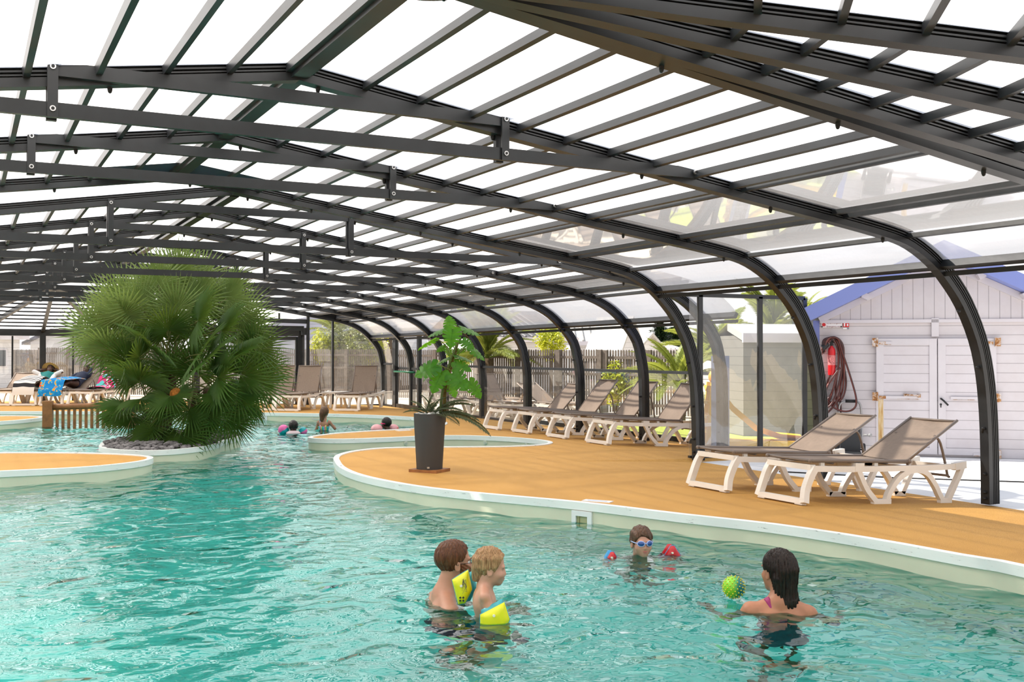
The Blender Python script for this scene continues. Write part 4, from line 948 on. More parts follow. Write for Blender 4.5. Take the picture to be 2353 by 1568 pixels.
# far loungers: foot bar towards the viewer
def far(px, py, ang, src, label, bt=None, mir=False):
    p = pt(px, py, 0); rz = math.atan2(_r[1]*math.cos(ang)+_f[1]*math.sin(ang), _r[0]*math.cos(ang)+_f[0]*math.sin(ang))
    M = lm(p[0], p[1], .004, rz, 0.0)
    if src is None: return make_lounger(bt[0], bt[1], label, gF, M)
    return dup(src, label, M)
A0 = math.radians(80.5)
f1 = far(824, 945.6, A0, None, 'far lounger right of the bikini girl, in front of the glazed gable', (1.62, 1.12)); f1['group'] = gF
f2 = far(687, 945.8, A0, f1, 'far lounger left of the bikini girl with sunlit back corner')
f3 = far(628, 944.5, math.radians(82), f1, 'far lounger half hidden by the right side of the palm')
AL = math.radians(60)
fl = make_lounger(2.05, .86, 'far lounger cut by the left picture edge', gF, lm(0, 0)); 
def fmat(px, py, ang):
    p = pt(px, py, 0); rz = math.atan2(_r[1]*math.cos(ang)+_f[1]*math.sin(ang), _r[0]*math.cos(ang)+_f[0]*math.sin(ang)); return lm(p[0], p[1], .004, rz, 0.0)
fl.matrix_local = fmat(24, 933, math.radians(95))
LB = dup(fl, 'far lounger under the person in the straw hat', fmat(82, 933, math.radians(94)))
LC = dup(fl, 'far lounger under the person with the blue towel', fmat(143, 933.5, math.radians(85)))
LD = dup(fl, 'far lounger with the pink towel on its back', fmat(206, 934, math.radians(82)))
# low resin table behind the far loungers
p = pt(772, 936.5, 0); m = MB(); m.box((0, 0, .40), (.75, .45, .05))
tb = thing('side_table', 'low white resin table between the two far loungers', 'table', (p[0], p[1], 0), .35); m.obj('tabletop', M_PLAST, tb)
for x in (-.3, .3):
    for y in (-.17, .17): MB().bar((x*1.1, y*1.1, 0), (x, y, .38), .05, .05).obj('leg', M_PLAST, tb)
# loungers stacked outside behind the side glass, tilted backs, seen through the panes
gO = 'loungers standing outside behind the side glass'
olab = ['outside lounger behind the side glass, just right of the planter fronds', 'outside lounger behind the glass bay left of the row, second from the planter', 'outside lounger seen behind the back of the farthest row lounger', 'outside lounger whose arched frame tube shows above the third row lounger']
for k, (x, y, rz, src) in enumerate(((12.0, 24.3, 1.72, fl), (12.85, 23.1, 1.80, fl), (12.05, 21.7, 1.72, hi), (12.95, 20.5, 1.85, fl))):
    o = dup(src, olab[k], lm(x, y, ZG+.004, rz, 0.0)); o['group'] = gO
# ================================================================ plants
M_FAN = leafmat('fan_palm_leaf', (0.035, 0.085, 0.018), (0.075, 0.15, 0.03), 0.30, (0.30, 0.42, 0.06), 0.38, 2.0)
M_FANL = leafmat('fan_palm_leaf_toplit', (0.13, 0.20, 0.065), (0.23, 0.31, 0.11), 0.34, (0.42, 0.56, 0.15), 0.4, 2.0)  # top leaves: light from above put into a paler leaf colour
M_STALK = simple('palm_stalk', (0.16, 0.17, 0.05), 0.5)
M_TRUNK = simple('palm_trunk', (0.10, 0.065, 0.035), 0.9, 0, .2, .4, 20.0, .6, 60.0)
def fan_mesh(name, N, L, spread, seed, mat, cup=.12, droop=.18):
    r = random.Random(seed); m = MB(); R = 0.42
    for k in range(N):
        a = -spread/2+spread*(k+.5)/N; l = L*(.80+.25*math.cos(a*.55))*r.uniform(.93, 1.06); w = spread/N*.5*L*R*.95
        a += r.uniform(-.02, .02); ca, sa = math.cos(a), math.sin(a); dr = droop*r.uniform(.5, 1.5)
        def P(t, s, h): x = l*t; return (x*ca-s*sa, x*sa+s*ca, h+cup*l*t*(1-t*.6)-dr*l*max(0, t-.45)**2*2.2)
        f = .016
        vs = [(0.0, 0, 0), P(R, -w, -f), P(R, 0, f), P(R, w, -f), P(.72, -w*.62, -f*.5), P(.72, 0, f*.6), P(.72, w*.62, -f*.5), P(1.0, 0, 0)]
        m.add(vs, [(0, 1, 2), (0, 2, 3), (1, 4, 5, 2), (2, 5, 6, 3), (4, 7, 5), (5, 7, 6)])
    return m.mesh(name, mat, False, recalc=False)
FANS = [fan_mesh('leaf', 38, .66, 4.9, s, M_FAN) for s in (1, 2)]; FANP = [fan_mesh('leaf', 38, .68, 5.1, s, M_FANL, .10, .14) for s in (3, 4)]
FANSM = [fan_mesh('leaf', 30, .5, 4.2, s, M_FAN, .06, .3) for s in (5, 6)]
PB = Vector(pt(392, 1012, 0)); PB.z = 0.0
palm = thing('fan_palm', 'big dense fan palm growing from the pebble island in the pool', 'palm', PB)
rr = random.Random(21)
def viewM(org, dirv, nrm):      # leaf x along dirv, z along nrm
    x = Vector(dirv).normalized(); z = Vector(nrm); z = (z-x*z.dot(x)).normalized(); y = z.cross(x); return frame(org, x, y, z)
PXM = 2406.0/(FH.dot(PB-Vector((0, 0, 1.5))))
def pl(px, py, depth): return RH*((px-392)/PXM)+Vector((0, 0, (1012-py)/PXM))+FH*depth
hubs = []   # (px,py,depth, pale = top leaf with light in its colour, size)
for (x, y, d_, pale, sz) in ((382, 655, -.35, 1, 1.0), (305, 690, -.3, 1, .95), (460, 690, -.2, 1, .95), (520, 690, 0, 1, .9), (322, 735, -.75, 1, 1.0), (345, 705, -.6, 1, .9), (275, 755, -.6, 1, .95), (250, 700, 0, 1, .9), (235, 770, -.3, 1, .95), (280, 800, -.65, 1, 1.0), (278, 808, -.3, 1, .85),
                              (545, 720, .1, 1, .95), (565, 760, 0, 1, .95), (480, 745, -.7, 0, 1.0), (525, 765, -.55, 0, 1.0), (420, 760, -.8, 0, .9), (430, 720, -.5, 1, .9), (390, 800, -.95, 0, 1.0), (500, 810, -1.0, 0, 1.0), (515, 830, -1.1, 2, 1.0), (560, 815, -.7, 0, 1.0), (590, 800, -.2, 0, .95), (372, 825, -1.0, 0, .9), (330, 830, -.7, 0, .95),
                              (372, 870, -1.15, 0, 1.0), (332, 858, -.5, 3, .9), (312, 842, -.1, 3, .85), (380, 912, -1.1, 0, 1.0), (440, 905, -1.2, 0, .9), (540, 860, -1.0, 0, 1.0), (575, 860, -.6, 0, 1.0), (600, 880, -.3, 0, 1.0), (570, 905, -.6, 0, 1.0), (535, 900, -1.0, 0, 1.0), (480, 935, -1.1, 0, .9), (430, 930, -1.15, 0, .9),
                              (320, 930, -.8, 0, .85), (300, 945, -.5, 0, .9), (340, 960, -.7, 0, .8), (280, 950, -.2, 0, .85), (395, 965, -1.0, 0, .9), (420, 975, -1.1, 0, .9), (465, 985, -1.2, 0, .95), (505, 975, -1.1, 0, .95), (540, 950, -.8, 0, 1.0), (560, 960, -.5, 0, .95), (510, 940, -1.0, 0, .9), (580, 935, -.3, 0, .9),
                              (420, 690, .3, 1, 1), (350, 660, .2, 1, 1), (300, 720, .5, 1, 1), (500, 720, .6, 0, 1), (440, 780, -.2, 0, 1), (360, 760, -.1, 0, 1), (300, 780, .4, 0, 1), (540, 800, .5, 0, 1), (470, 850, -.4, 0, 1), (400, 860, -.3, 0, 1), (350, 870, .3, 0, .9), (580, 850, .5, 0, 1), (530, 930, .2, 0, 1), (350, 930, .2, 0, .9), (450, 640, .2, 1, .95), (410, 625, 0, 1, .95), (385, 620, .3, 1, .9), (465, 720, .8, 0, 1), (380, 700, .9, 1, 1), (560, 880, .9, 0, 1), (345, 880, .9, 0, .9), (420, 800, 1.0, 0, 1), (500, 660, .4, 1, .9), (270, 690, .5, 1, .9)):
    hubs.append((x, y, d_, pale, sz))
heads = [(pl(395, 830, -.1), Vector((0, 0, 1))), (pl(455, 895, -.35), Vector((0, 0, 1))), (pl(345, 940, -.1), Vector((0, 0, 1)))]
st = MB()
for i, (x, y, d_, pale, sz) in enumerate(hubs):
    h = pl(x+rr.uniform(-5, 5), y+rr.uniform(-5, 5), d_)
    src = heads[0][0] if y < 850 else (heads[1][0] if x > 380 else heads[2][0])
    c = src+Vector((rr.uniform(-.12, .12), rr.uniform(-.12, .12), rr.uniform(-.2, .15)))
    out = (h-c).normalized()
    low = y > 885
    # blade faces outwards; blade axis bends from the stalk direction
    nrm = (out*.55-FH*.55+Vector((0, 0, .45))+Vector((rr.uniform(-.35, .35), rr.uniform(-.35, .35), rr.uniform(-.3, .3))))
    if x < 290 or x > 560: nrm = nrm+RH*(.3 if x > 400 else -.3)
    ax = out+Vector((0, 0, -.55 if low else .12))+RH*rr.uniform(-.2, .2)
    M = viewM(h, ax, nrm) @ Matrix.Scale(sz*(1.0 if not low else .95), 4)
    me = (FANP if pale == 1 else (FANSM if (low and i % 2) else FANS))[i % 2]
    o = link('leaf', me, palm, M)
    mid = (c+h)/2+Vector((0, 0, .10 if not low else .05)); st.tube([tuple(p) for p in spline([c, mid, h], 4)], [.011]*8+[.007], 5)
st.obj('leaf_stalks', M_STALK, palm, smooth=True)['kind'] = 'stuff'
for (bx, by), hd, r_ in (((375, 1015), heads[0][0], .12), ((450, 1012), heads[1][0], .11), ((335, 1012), heads[2][0], .05), ((350, 1014), heads[2][0]+RH*.1, .04), ((470, 1005), heads[1][0]+RH*.25, .07)):
    b = pl(bx, by, -.1 if bx < 400 else .0); b.z = -.01; mid = (b+hd)/2+RH*.03; n = 10; P = spline([b, mid, hd], 5)
    MB().tube([tuple(p) for p in P], [r_*(1.15-.25*k/len(P)+.06*(k % 2)) for k in range(len(P))], 10).obj('trunk', M_TRUNK, palm, smooth=True)
MB().ball(pl(453, 900, -1.12), (.10, .10, .10), 14, 10).obj('crown_fibre', simple('orange_fibre', (.30, .12, .025), .95, 0, .1, .5, 30.0, .8, 80.0), palm, smooth=True, label='orange-brown fibrous crown heart')
# ---------------------------------------------------------------- pinnate fronds
def pinnate(name, L, n, ll, mat, arch=.5, seed=0, vee=.5, wid=.018):
    r = random.Random(seed); m = MB(); P = []
    for i in range(13): t = i/12; P.append(Vector((L*t*(1-.12*arch*t), 0, L*arch*(.75*t-t*t*1.05))))
    m.tube([tuple(p) for p in P], [.014*(1-.75*i/12)*(L/1.2)**.5 for i in range(13)], 5)
    for k in range(n):
        t = .12+.88*(k+.5)/n; i = min(11, int(t*12)); f = t*12-i; c = P[i].lerp(P[i+1], f); d = (P[i+1]-P[i]).normalized()
        l = ll*(math.sin(PI*min(1, .12+t*.92))**.6)*r.uniform(.85, 1.1)
        for s in (-1, 1):
            a = d*.75+Vector((0, s*.8, 0))+Vector((0, 0, vee*.5)); a.normalize(); tip = c+a*l+Vector((0, 0, -.22*l)); mid = c+a*l*.5; b = d*wid*(L/1.2)**.5
            m.add([c-b*.5, c+b*.5, mid+b*.9+Vector((0, 0, .01)), mid-b*.7, tip], [(0, 1, 2, 3), (3, 2, 4)])
    return m.mesh(name, mat, False, recalc=False)
M_PHX = leafmat('date_palm_leaf', (0.10, 0.15, 0.025), (0.22, 0.25, 0.045), 0.35, (0.45, 0.48, 0.08), .45)
PHX = [pinnate('frond', 2.0, 46, .42, M_PHX, .55, s, .5, .026) for s in (1, 2)]
def date_palm(p, hgt, label, nf=26, sc=1.0, seed=1):
    r = random.Random(seed); t = thing('date_palm', label, 'palm', p, 0, 'feathery palms outside')
    MB().tube([(0, 0, 0), (0.02, 0, hgt*.5), (0, 0, hgt)], [.2*sc, .18*sc, .2*sc], 12).obj('trunk', M_TRUNK, t, smooth=True)
    for k in range(nf):
        az = k*2.399+r.uniform(-.2, .2); el = r.uniform(-.15, 1.25); M = TR((0, 0, hgt), az, -el, r.uniform(-.4, .4), sc*r.uniform(.85, 1.1)); link('frond', PHX[k % 2], t, M)
p = pd(1120, 830, 28.5); date_palm((p[0], p[1], ZG), 1.45, 'feathery date palm outside, just right of the monstera', 26, .9, 3)
p = pd(1652, 800, 25.5); date_palm((p[0], p[1], ZG), 1.35, 'feathery palm behind the left part of the glass screen', 26, .85, 4)
p = pd(1772, 730, 25.5); date_palm((p[0], p[1], ZG), 2.05, 'taller feathery palm rising above the grey board cabin', 24, .8, 5)
p = pd(1560, 860, 23.5); date_palm((p[0], p[1], ZG), .8, 'low feathery palm behind the nearest lounger of the row', 20, .75, 6)
p = pd(1850, 700, 27.0); date_palm((p[0], p[1], ZG), 2.45, 'palm tip showing beside the blue shed roof', 20, .5, 7)
p = pd(775, 745, 44.0); date_palm((p[0], p[1], ZG), 2.3, 'distant palm above the white porch behind the gable', 20, .8, 8)
# ---------------------------------------------------------------- shrubs and trees
def shrub_mesh(name, mat, n, r3, ls, seed):
    r = random.Random(seed); m = MB()
    for k in range(n):
        u = Vector((r.gauss(0, 1), r.gauss(0, 1), r.gauss(0, 1))).normalized(); f = r.uniform(.45, 1.0)*(1+.18*math.sin(u.x*5+seed)+.18*math.sin(u.y*6+u.z*4)); c = Vector((u.x*r3[0]*f, u.y*r3[1]*f, u.z*r3[2]*f))
        a = Vector((r.gauss(0, 1), r.gauss(0, 1), r.gauss(0, 1))).normalized(); b = a.orthogonal().normalized(); l = ls*r.uniform(.7, 1.3)
        m.add([c-a*l*.5, c+b*l*.26, c+a*l*.5, c-b*l*.26], [(0, 1, 2, 3)])
    return m.mesh(name, mat, False, recalc=False)
def shrub(px, py, dist, r3, mat, label, name='shrub', cat='shrub', n=1600, ls=.11, seed=1, grp='shrubs behind the fence'):
    p = pd(px, py, dist); t = thing(name, label, cat, (p[0], p[1], ZG), 0, grp); link('foliage', shrub_mesh('foliage', mat, n, r3, ls, seed), t, Matrix.Translation((0, 0, p[2]-ZG)))
    MB().tube([(0, 0, 0), (.03, .02, p[2]-ZG)], [.06, .04], 8).obj('stem', M_TRUNK, t, smooth=True)
M_YG = leafmat('yellow_green_leaf', (0.30, 0.36, 0.02), (0.46, 0.48, 0.04), .4, (.65, .65, .05)); M_DG = leafmat('dark_conifer', (0.012, 0.030, 0.014), (0.03, 0.055, 0.022), .1, (.08, .14, .03)); M_OL = leafmat('olive_leaf', (0.13, 0.15, 0.05), (0.24, 0.25, 0.09), .3, (.35, .38, .1))
shrub(1265, 785, 33.0, (.55, .45, .55), M_YG, 'bright yellow-green bush above the fence behind the row of four', seed=2)
shrub(742, 795, 39.5, (.55, .45, .62), M_YG, 'yellow-green bush left of the mullion in the glazed gable', seed=3)
shrub(778, 790, 39.8, (.65, .5, .7), M_OL, 'olive bush directly behind the gable mullion', seed=4)
shrub(828, 800, 39.0, (.55, .45, .85), M_OL, 'leafy olive bush right of the gable mullion', seed=5)
shrub(1415, 880, 26.8, (.5, .4, .5), M_YG, 'green bush showing through the fence pickets', seed=9)
shrub(860, 800, 40.0, (.5, .4, .6), M_YG, 'pale bush beside the last arch', seed=10)
def conifer(px, py, dist, h, r, label, seed):
    p = pd(px, py, dist); t = thing('conifer', label, 'tree', (p[0], p[1], ZG), 0, 'conifers on the horizon'); rr = random.Random(seed); m = MB()
    for k in range(2600):
        z = h*rr.uniform(.15, 1)**.8; f = 1-z/h; a = rr.uniform(0, 6.283); R = r*(f**.7)*rr.uniform(.3, 1.05)*(1+.35*math.sin(a*3+z*1.7)); c = Vector((R*math.cos(a), R*math.sin(a), z)); d = Vector((math.cos(a), math.sin(a), rr.uniform(-.2, .6))).normalized(); b = d.cross(Vector((0, 0, 1))).normalized(); l = rr.uniform(.25, .6)*r*.35
        m.add([c-b*l*.3, c+d*l, c+b*l*.3, c-d*l*.2+Vector((0, 0, .1))], [(0, 1, 2, 3)])
    link('foliage', m.mesh('foliage', M_DG, False, recalc=False), t); MB().cyl((0, 0, 0), (0, 0, h*.8), .2*r, .05, 8).obj('trunk', M_TRUNK, t)
conifer(1517, 800, 75, 3.9, 1.6, 'dark pointed conifer left of the glass screen', 1); conifer(1545, 800, 78, 3.4, 2.0, 'rounder dark conifer tucked beside the arch', 2)
# ---------------------------------------------------------------- planter
pp = pt(987, 1084, 0); PO = Vector((float(pp[0]), float(pp[1]), 0)); PM2 = 2406.0/(FH.dot(PO-Vector((0, 0, 1.5))))
bd = MB().box((0, 0, .018), (.40, .34, .036)).obj('plank_base', simple('brown_plank', (.30, .12, .035), .6, 0, .4, .3, 10.0)); bd.matrix_local = TR(PO, -.95); tag(bd, 'brown wooden plank board under the dark planter', 'board')
hp = 127/PM2; rt = 36/PM2; rbm = 29.5/PM2
def ribs(t, z): return 1+.012*math.sin(t*44+z*9)
pot = thing('planter', 'tall dark grey ribbed planter standing on the deck tongue', 'planter', (PO.x, PO.y, .036)); M_POT = simple('charcoal_planter', (.040, .038, .037), .55)
MB().lathe([(rbm, 0), (rbm*1.02, hp*.1), (rt*.99, hp*.85), (rt, hp), (rt*.93, hp), (rt*.9, hp-.06), (0.01, hp-.06)], 96, wob=ribs, cap=False).obj('pot', M_POT, pot, smooth=60)
MB().cyl((0, 0, hp-.07), (0, 0, hp-.045), rt*.9, n=24).obj('soil', simple('soil', (.05, .035, .025), .9), pot)
m = MB(); m.box((-.085, -rbm*.98, .03), (.03, .012, .02)); m.obj('maker_badge', M_STEEL, pot)
m = MB(); rr = random.Random(4)
for k in range(60):
    a = rr.uniform(0, 6.28); r_ = rt*.85*math.sqrt(rr.random()); m.ball((PO.x+r_*math.cos(a), PO.y+r_*math.sin(a), .036+hp-.02+rr.uniform(-.01, .02)), (rr.uniform(.02, .035), rr.uniform(.02, .03), .018), 7, 5, Matrix.Rotation(rr.uniform(0, 3), 3, 'Z'))
o = m.obj('pot_pebbles', simple('white_stone', (.72, .70, .68), .6, 0, .4, .1, 20.0), smooth=True); tag(o, 'white stones covering the top of the planter', 'stones', None, 'stuff')
def pp3(x, y, d_=0.0): return RH*((x-987)/PM2)+Vector((0, 0, (1084-y)/PM2))+FH*d_
M_MON = leafmat('monstera_leaf', (0.012, 0.075, 0.008), (0.03, 0.14, 0.014), .36, (.26, .70, .02), .38, 5.0)
def monstera_mesh(seed):
    r = random.Random(seed); m = MB()
    OUT = [tuple(p) for p in spline([(.03, 0.0), (-.09, .10), (-.12, .26), (-.02, .42), (.16, .50), (.36, .49), (.55, .42), (.73, .31), (.88, .17), (1.0, 0.0)], 6)]
    ot = np.linspace(0, 1, len(OUT)); ox = [p[0] for p in OUT]; oy = [p[1] for p in OUT]
    cuts = [0, .40, .53, .65, .77, 1.0]
    for s in (-1, 1):
        for k in range(len(cuts)-1):
            t0, t1 = cuts[k], cuts[k+1]; rows = []; nn = 9 if k in (0, len(cuts)-2) else 5; tc = (t0+t1)/2
            for i in range(nn):
                t = t0+(t1-t0)*i/(nn-1); row = []
                for j in range(6):
                    q = j/5; g = .022*max(0, q-.45)/.55; tt = t
                    if k > 0 and i == 0: tt = t+g*r.uniform(.8, 1.4)
                    if k < len(cuts)-2 and i == nn-1: tt = t-g*r.uniform(.8, 1.4)
                    ex = float(np.interp(tt, ot, ox)); ey = float(np.interp(tt, ot, oy)); mx = .03+.9*max(0, (t-.12)/.88)**1.15
                    x = mx*(1-q)+ex*q; y = s*ey*q; z = -.30*y*y-.22*max(0, x-.3)**2+.03*math.sin(t*22)*q*(1-q)*2+.02*q
                    row.append((x, y, z))
                rows.append(row)
            m.grid(rows)
    m.tube([(0.03, 0, -.012), (.5, 0, -.012), (.95, 0, -.10)], [.010, .008, .003], 5)
    return m.mesh('leaf', M_MON, True, recalc=False)
MON = [monstera_mesh(s) for s in (1, 2, 3)]
mon = thing('monstera', 'tall monstera plant with bright split leaves in the dark planter', 'plant', (PO.x, PO.y, .036))
stem_top = pp3(1053, 800, 0)-Vector((0, 0, .036))
P = spline([pp3(1010, 960, 0)-Vector((0, 0, .1)), pp3(1015, 915), pp3(1030, 850, .02), pp3(1045, 810, 0), pp3(1058, 785, 0)], 5); MB().tube([tuple(p) for p in P], .017, 8).obj('stem', simple('monstera_stem', (.10, .13, .04), .6, 0, .3, .4, 10.0), mon, smooth=True)
P = spline([pp3(1020, 960, .05)-Vector((0, 0, .1)), pp3(1022, 900, .05), pp3(1035, 850, .05), pp3(1050, 795, .05)], 4); MB().tube([tuple(p) for p in P], .022, 8).obj('moss_pole', simple('moss_pole', (.16, .11, .03), .9, 0, .2, .5, 25.0), mon, smooth=True, label='brown support stake')
# base px, tip px (crop px 890,700 x3.92), normal bias toward viewer, depth
ML = [((565, 215), (545, 95), .25, .05, 1.0), ((595, 222), (575, 395), .85, -.2, 1.0), ((520, 225), (350, 285), .3, .0, .85), ((440, 312), (268, 405), -.15, -.1, .8), ((655, 210), (840, 270), .3, .05, .9), ((680, 325), (785, 400), .7, -.1, .85),
      ((735, 385), (885, 500), .35, .05, .8), ((520, 375), (435, 425), .6, .1, .75), ((620, 400), (620, 450), .6, .1, 1.1), ((610, 460), (780, 515), .25, 0, .75), ((555, 480), (432, 535), .3, .05, .8), ((610, 520), (765, 595), .5, -.1, .85), ((455, 545), (250, 640), .55, -.15, 1.0),
      ((505, 600), (410, 795), .7, -.2, .85), ((590, 620), (735, 765), .75, -.25, 1.0), ((560, 690), (620, 845), .3, .1, 1.05), ((735, 690), (850, 845), .5, 0, .8), ((580, 570), (660, 620), .5, .1, .8), ((540, 400), (560, 470), .5, .15, 1.0), ((470, 540), (300, 690), .2, 0, .8), ((690, 400), (620, 440), .4, .15, .9)]
pet = []
for i, (b, t, nv, dep, wd) in enumerate(ML):
    B0 = pp3(890+b[0]/3.92, 700+b[1]/3.92, dep)-Vector((0, 0, .036)); T0 = pp3(890+t[0]/3.92, 700+t[1]/3.92, dep-.04+.08*(nv < .4))-Vector((0, 0, .036)); L = (T0-B0).length
    n = -FH*nv+Vector((0, 0, 1-nv*.7))+RH*.1*((i % 3)-1)
    M = viewM(B0, T0-B0, n) @ Matrix.Diagonal((L, L*1.0*wd, L, 1)); link('leaf', MON[i % 3], mon, M)
    root = pp3(1048-(i % 4)*6, min(905, max(800, 700+b[1]/3.92+22)), .02)-Vector((0, 0, .036))
    MB().tube([tuple(p) for p in spline([root, (root+B0)/2+Vector((0, 0, .02)), B0], 3)], .006, 6).obj('petiole', M_STALK, mon, smooth=True)
M_PLF = leafmat('parlour_palm_leaf', (0.06, 0.085, 0.05), (0.11, 0.13, 0.075), .2, (.2, .25, .1), .5)
FR = [pinnate('frond', .55, 30, .15, M_PLF, .45, s, .35, .010) for s in (4, 5)]
pal = thing('parlour_palm', 'grey-green feathery palm fronds spilling over the planter rim', 'plant', (PO.x, PO.y, .036+hp-.03))
base = Vector((0, 0, .036+hp-.03))
for i, (tx, ty, d_) in enumerate(((932, 948, -.1), (945, 925, .1), (968, 910, 0), (992, 908, .1), (1005, 925, -.2), (1070, 925, .1), (1060, 945, -.1), (1117, 995, -.1), (1095, 968, .05), (1052, 972, -.25), (950, 940, -.25), (1080, 935, .2), (1022, 915, -.1))):
    T0 = pp3(tx, ty, d_)-base; b0 = Vector(((i % 3-1)*.03, (i % 2)*.03, 0)); L = (T0-b0).length*1.08; hor = (T0-b0); az = math.atan2(hor.y, hor.x); el = math.atan2(hor.z, math.hypot(hor.x, hor.y)); link('frond', FR[i % 2], pal, TR(b0, az, -el-.12, 0, L/.52))
# ---------------------------------------------------------------- wooden rail in the water
a = Vector(pt(110, 983, ZW)); b = Vector(pt(300, 980, ZW)); rl = thing('wooden_railing', 'low wooden railing standing in the water left of the palm', 'railing', (a.x, a.y, -.5), math.atan2((b-a).y, (b-a).x)); M_WD = simple('oiled_wood', (.25, .105, .035), .6, 0, .4, .35, 6.0)
Lr = (b-a).length; ht = .5+.41
MB().box((0, 0, ht/2), (.20, .20, ht)).obj('post', M_WD, rl); MB().box((Lr, 0, ht/2), (.20, .20, ht)).obj('post', M_WD, rl)
MB().tube([(0.05, 0, ht-.14), (Lr, 0, ht-.11)], .065, 10).obj('rail', M_WD, rl, smooth=True)
for k in range(int(Lr/.12)-1):
    x = .19+k*.12; MB().cyl((x, 0, -.0), (x, 0, ht-.17), .033, n=8).obj('baluster', M_WD, rl, smooth=40)
# ================================================================ people (bodies grown as one surface from distance fields)
def n3(*a): return np.array(a, float)
def ell(P, c, r):
    q = (P-n3(*c)); r = n3(*r); k0 = np.linalg.norm(q/r, axis=-1); k1 = np.linalg.norm(q/(r*r), axis=-1); return k0*(k0-1)/np.maximum(k1, 1e-6)
def cap(P, a, b, ra, rb):
    a = n3(*a); b = n3(*b); d = b-a; t = np.clip(((P-a)@d)/max(1e-9, d@d), 0, 1); return np.linalg.norm(P-a-t[:, None]*d, axis=-1)-(ra+(rb-ra)*t)
def smin(a, b, k):
    h = np.clip(.5+.5*(b-a)/k, 0, 1); return b+(a-b)*h-k*h*(1-h)
def smax(a, b, k): return -smin(-a, -b, k)
def surfnet(fn, lo, hi, h):
    lo = n3(*lo); n = [int(math.ceil((hi[i]-lo[i])/h))+1 for i in range(3)]
    ax = [lo[i]+h*np.arange(n[i]) for i in range(3)]; G = np.stack(np.meshgrid(*ax, indexing='ij'), -1).reshape(-1, 3)
    v = np.concatenate([fn(G[i:i+200000]) for i in range(0, len(G), 200000)]).reshape(n); s = v < 0
    nc = [k-1 for k in n]; acc = np.zeros((*nc, 3)); cnt = np.zeros(nc); sl = lambda o: tuple(slice(o[i], o[i]+nc[i]) for i in range(3))
    base = np.stack(np.meshgrid(*[np.arange(k) for k in nc], indexing='ij'), -1)
    for a in range(3):
        b, c = [x for x in range(3) if x != a]
        for ob in (0, 1):
            for oc in (0, 1):
                o = [0, 0, 0]; o[b] = ob; o[c] = oc; o2 = list(o); o2[a] = 1
                v0, v1 = v[sl(o)], v[sl(o2)]; m = (v0 < 0) != (v1 < 0); t = np.where(m, v0/np.where(np.abs(v0-v1) < 1e-12, 1, v0-v1), 0)
                p = base+np.array(o); p = p.astype(float); p[..., a] += t; acc += p*m[..., None]; cnt += m
    act = cnt > 0; idx = -np.ones(nc, int); idx[act] = np.arange(act.sum()); verts = lo+h*(acc[act]/cnt[act][:, None]); faces = []
    for a in range(3):
        b, c = (a+1) % 3, (a+2) % 3; o = [0, 0, 0]; o[a] = 1; A = [slice(None)]*3; B = [slice(None)]*3; A[a] = slice(0, -1); B[a] = slice(1, None)
        m = s[tuple(A)] != s[tuple(B)]; I = np.argwhere(m); flip = s[tuple(A)][m]
        ok = (I[:, b] > 0) & (I[:, c] > 0) & (I[:, b] < nc[b]) & (I[:, c] < nc[c]); I = I[ok]; flip = flip[ok]
        eb = np.zeros(3, int); eb[b] = 1; ec = np.zeros(3, int); ec[c] = 1
        q = [idx[tuple(J.T)] for J in (I, I-eb, I-eb-ec, I-ec)]; Q = np.stack(q, -1); Q = np.where(flip[:, None], Q, Q[:, ::-1]); faces.append(Q)
    F = np.concatenate(faces); return verts, F[(F >= 0).all(1)]
def sdf_obj(name, fn, lo, hi, h, mat, parent, sc=PS, off=(0, 0, 0), label=None):
    v, f = surfnet(fn, lo, hi, h); v = v*sc+n3(*off)
    me = bpy.data.meshes.new(name); me.from_pydata([tuple(x) for x in v], [], [tuple(int(i) for i in q) for q in f]); me.validate(); me.materials.append(mat); me.polygons.foreach_set('use_smooth', [True]*len(me.polygons))
    bm = bmesh.new(); bm.from_mesh(me); bmesh.ops.recalc_face_normals(bm, faces=bm.faces); bm.to_mesh(me); bm.free()
    return link(name, me, parent, None, label)
def rotz(P, a): c, s = math.cos(a), math.sin(a); return np.stack([P[:, 0]*c+P[:, 1]*s, -P[:, 0]*s+P[:, 1]*c, P[:, 2]], -1)
def roty(P, a): c, s = math.cos(a), math.sin(a); return np.stack([P[:, 0]*c-P[:, 2]*s, P[:, 1], P[:, 0]*s+P[:, 2]*c], -1)
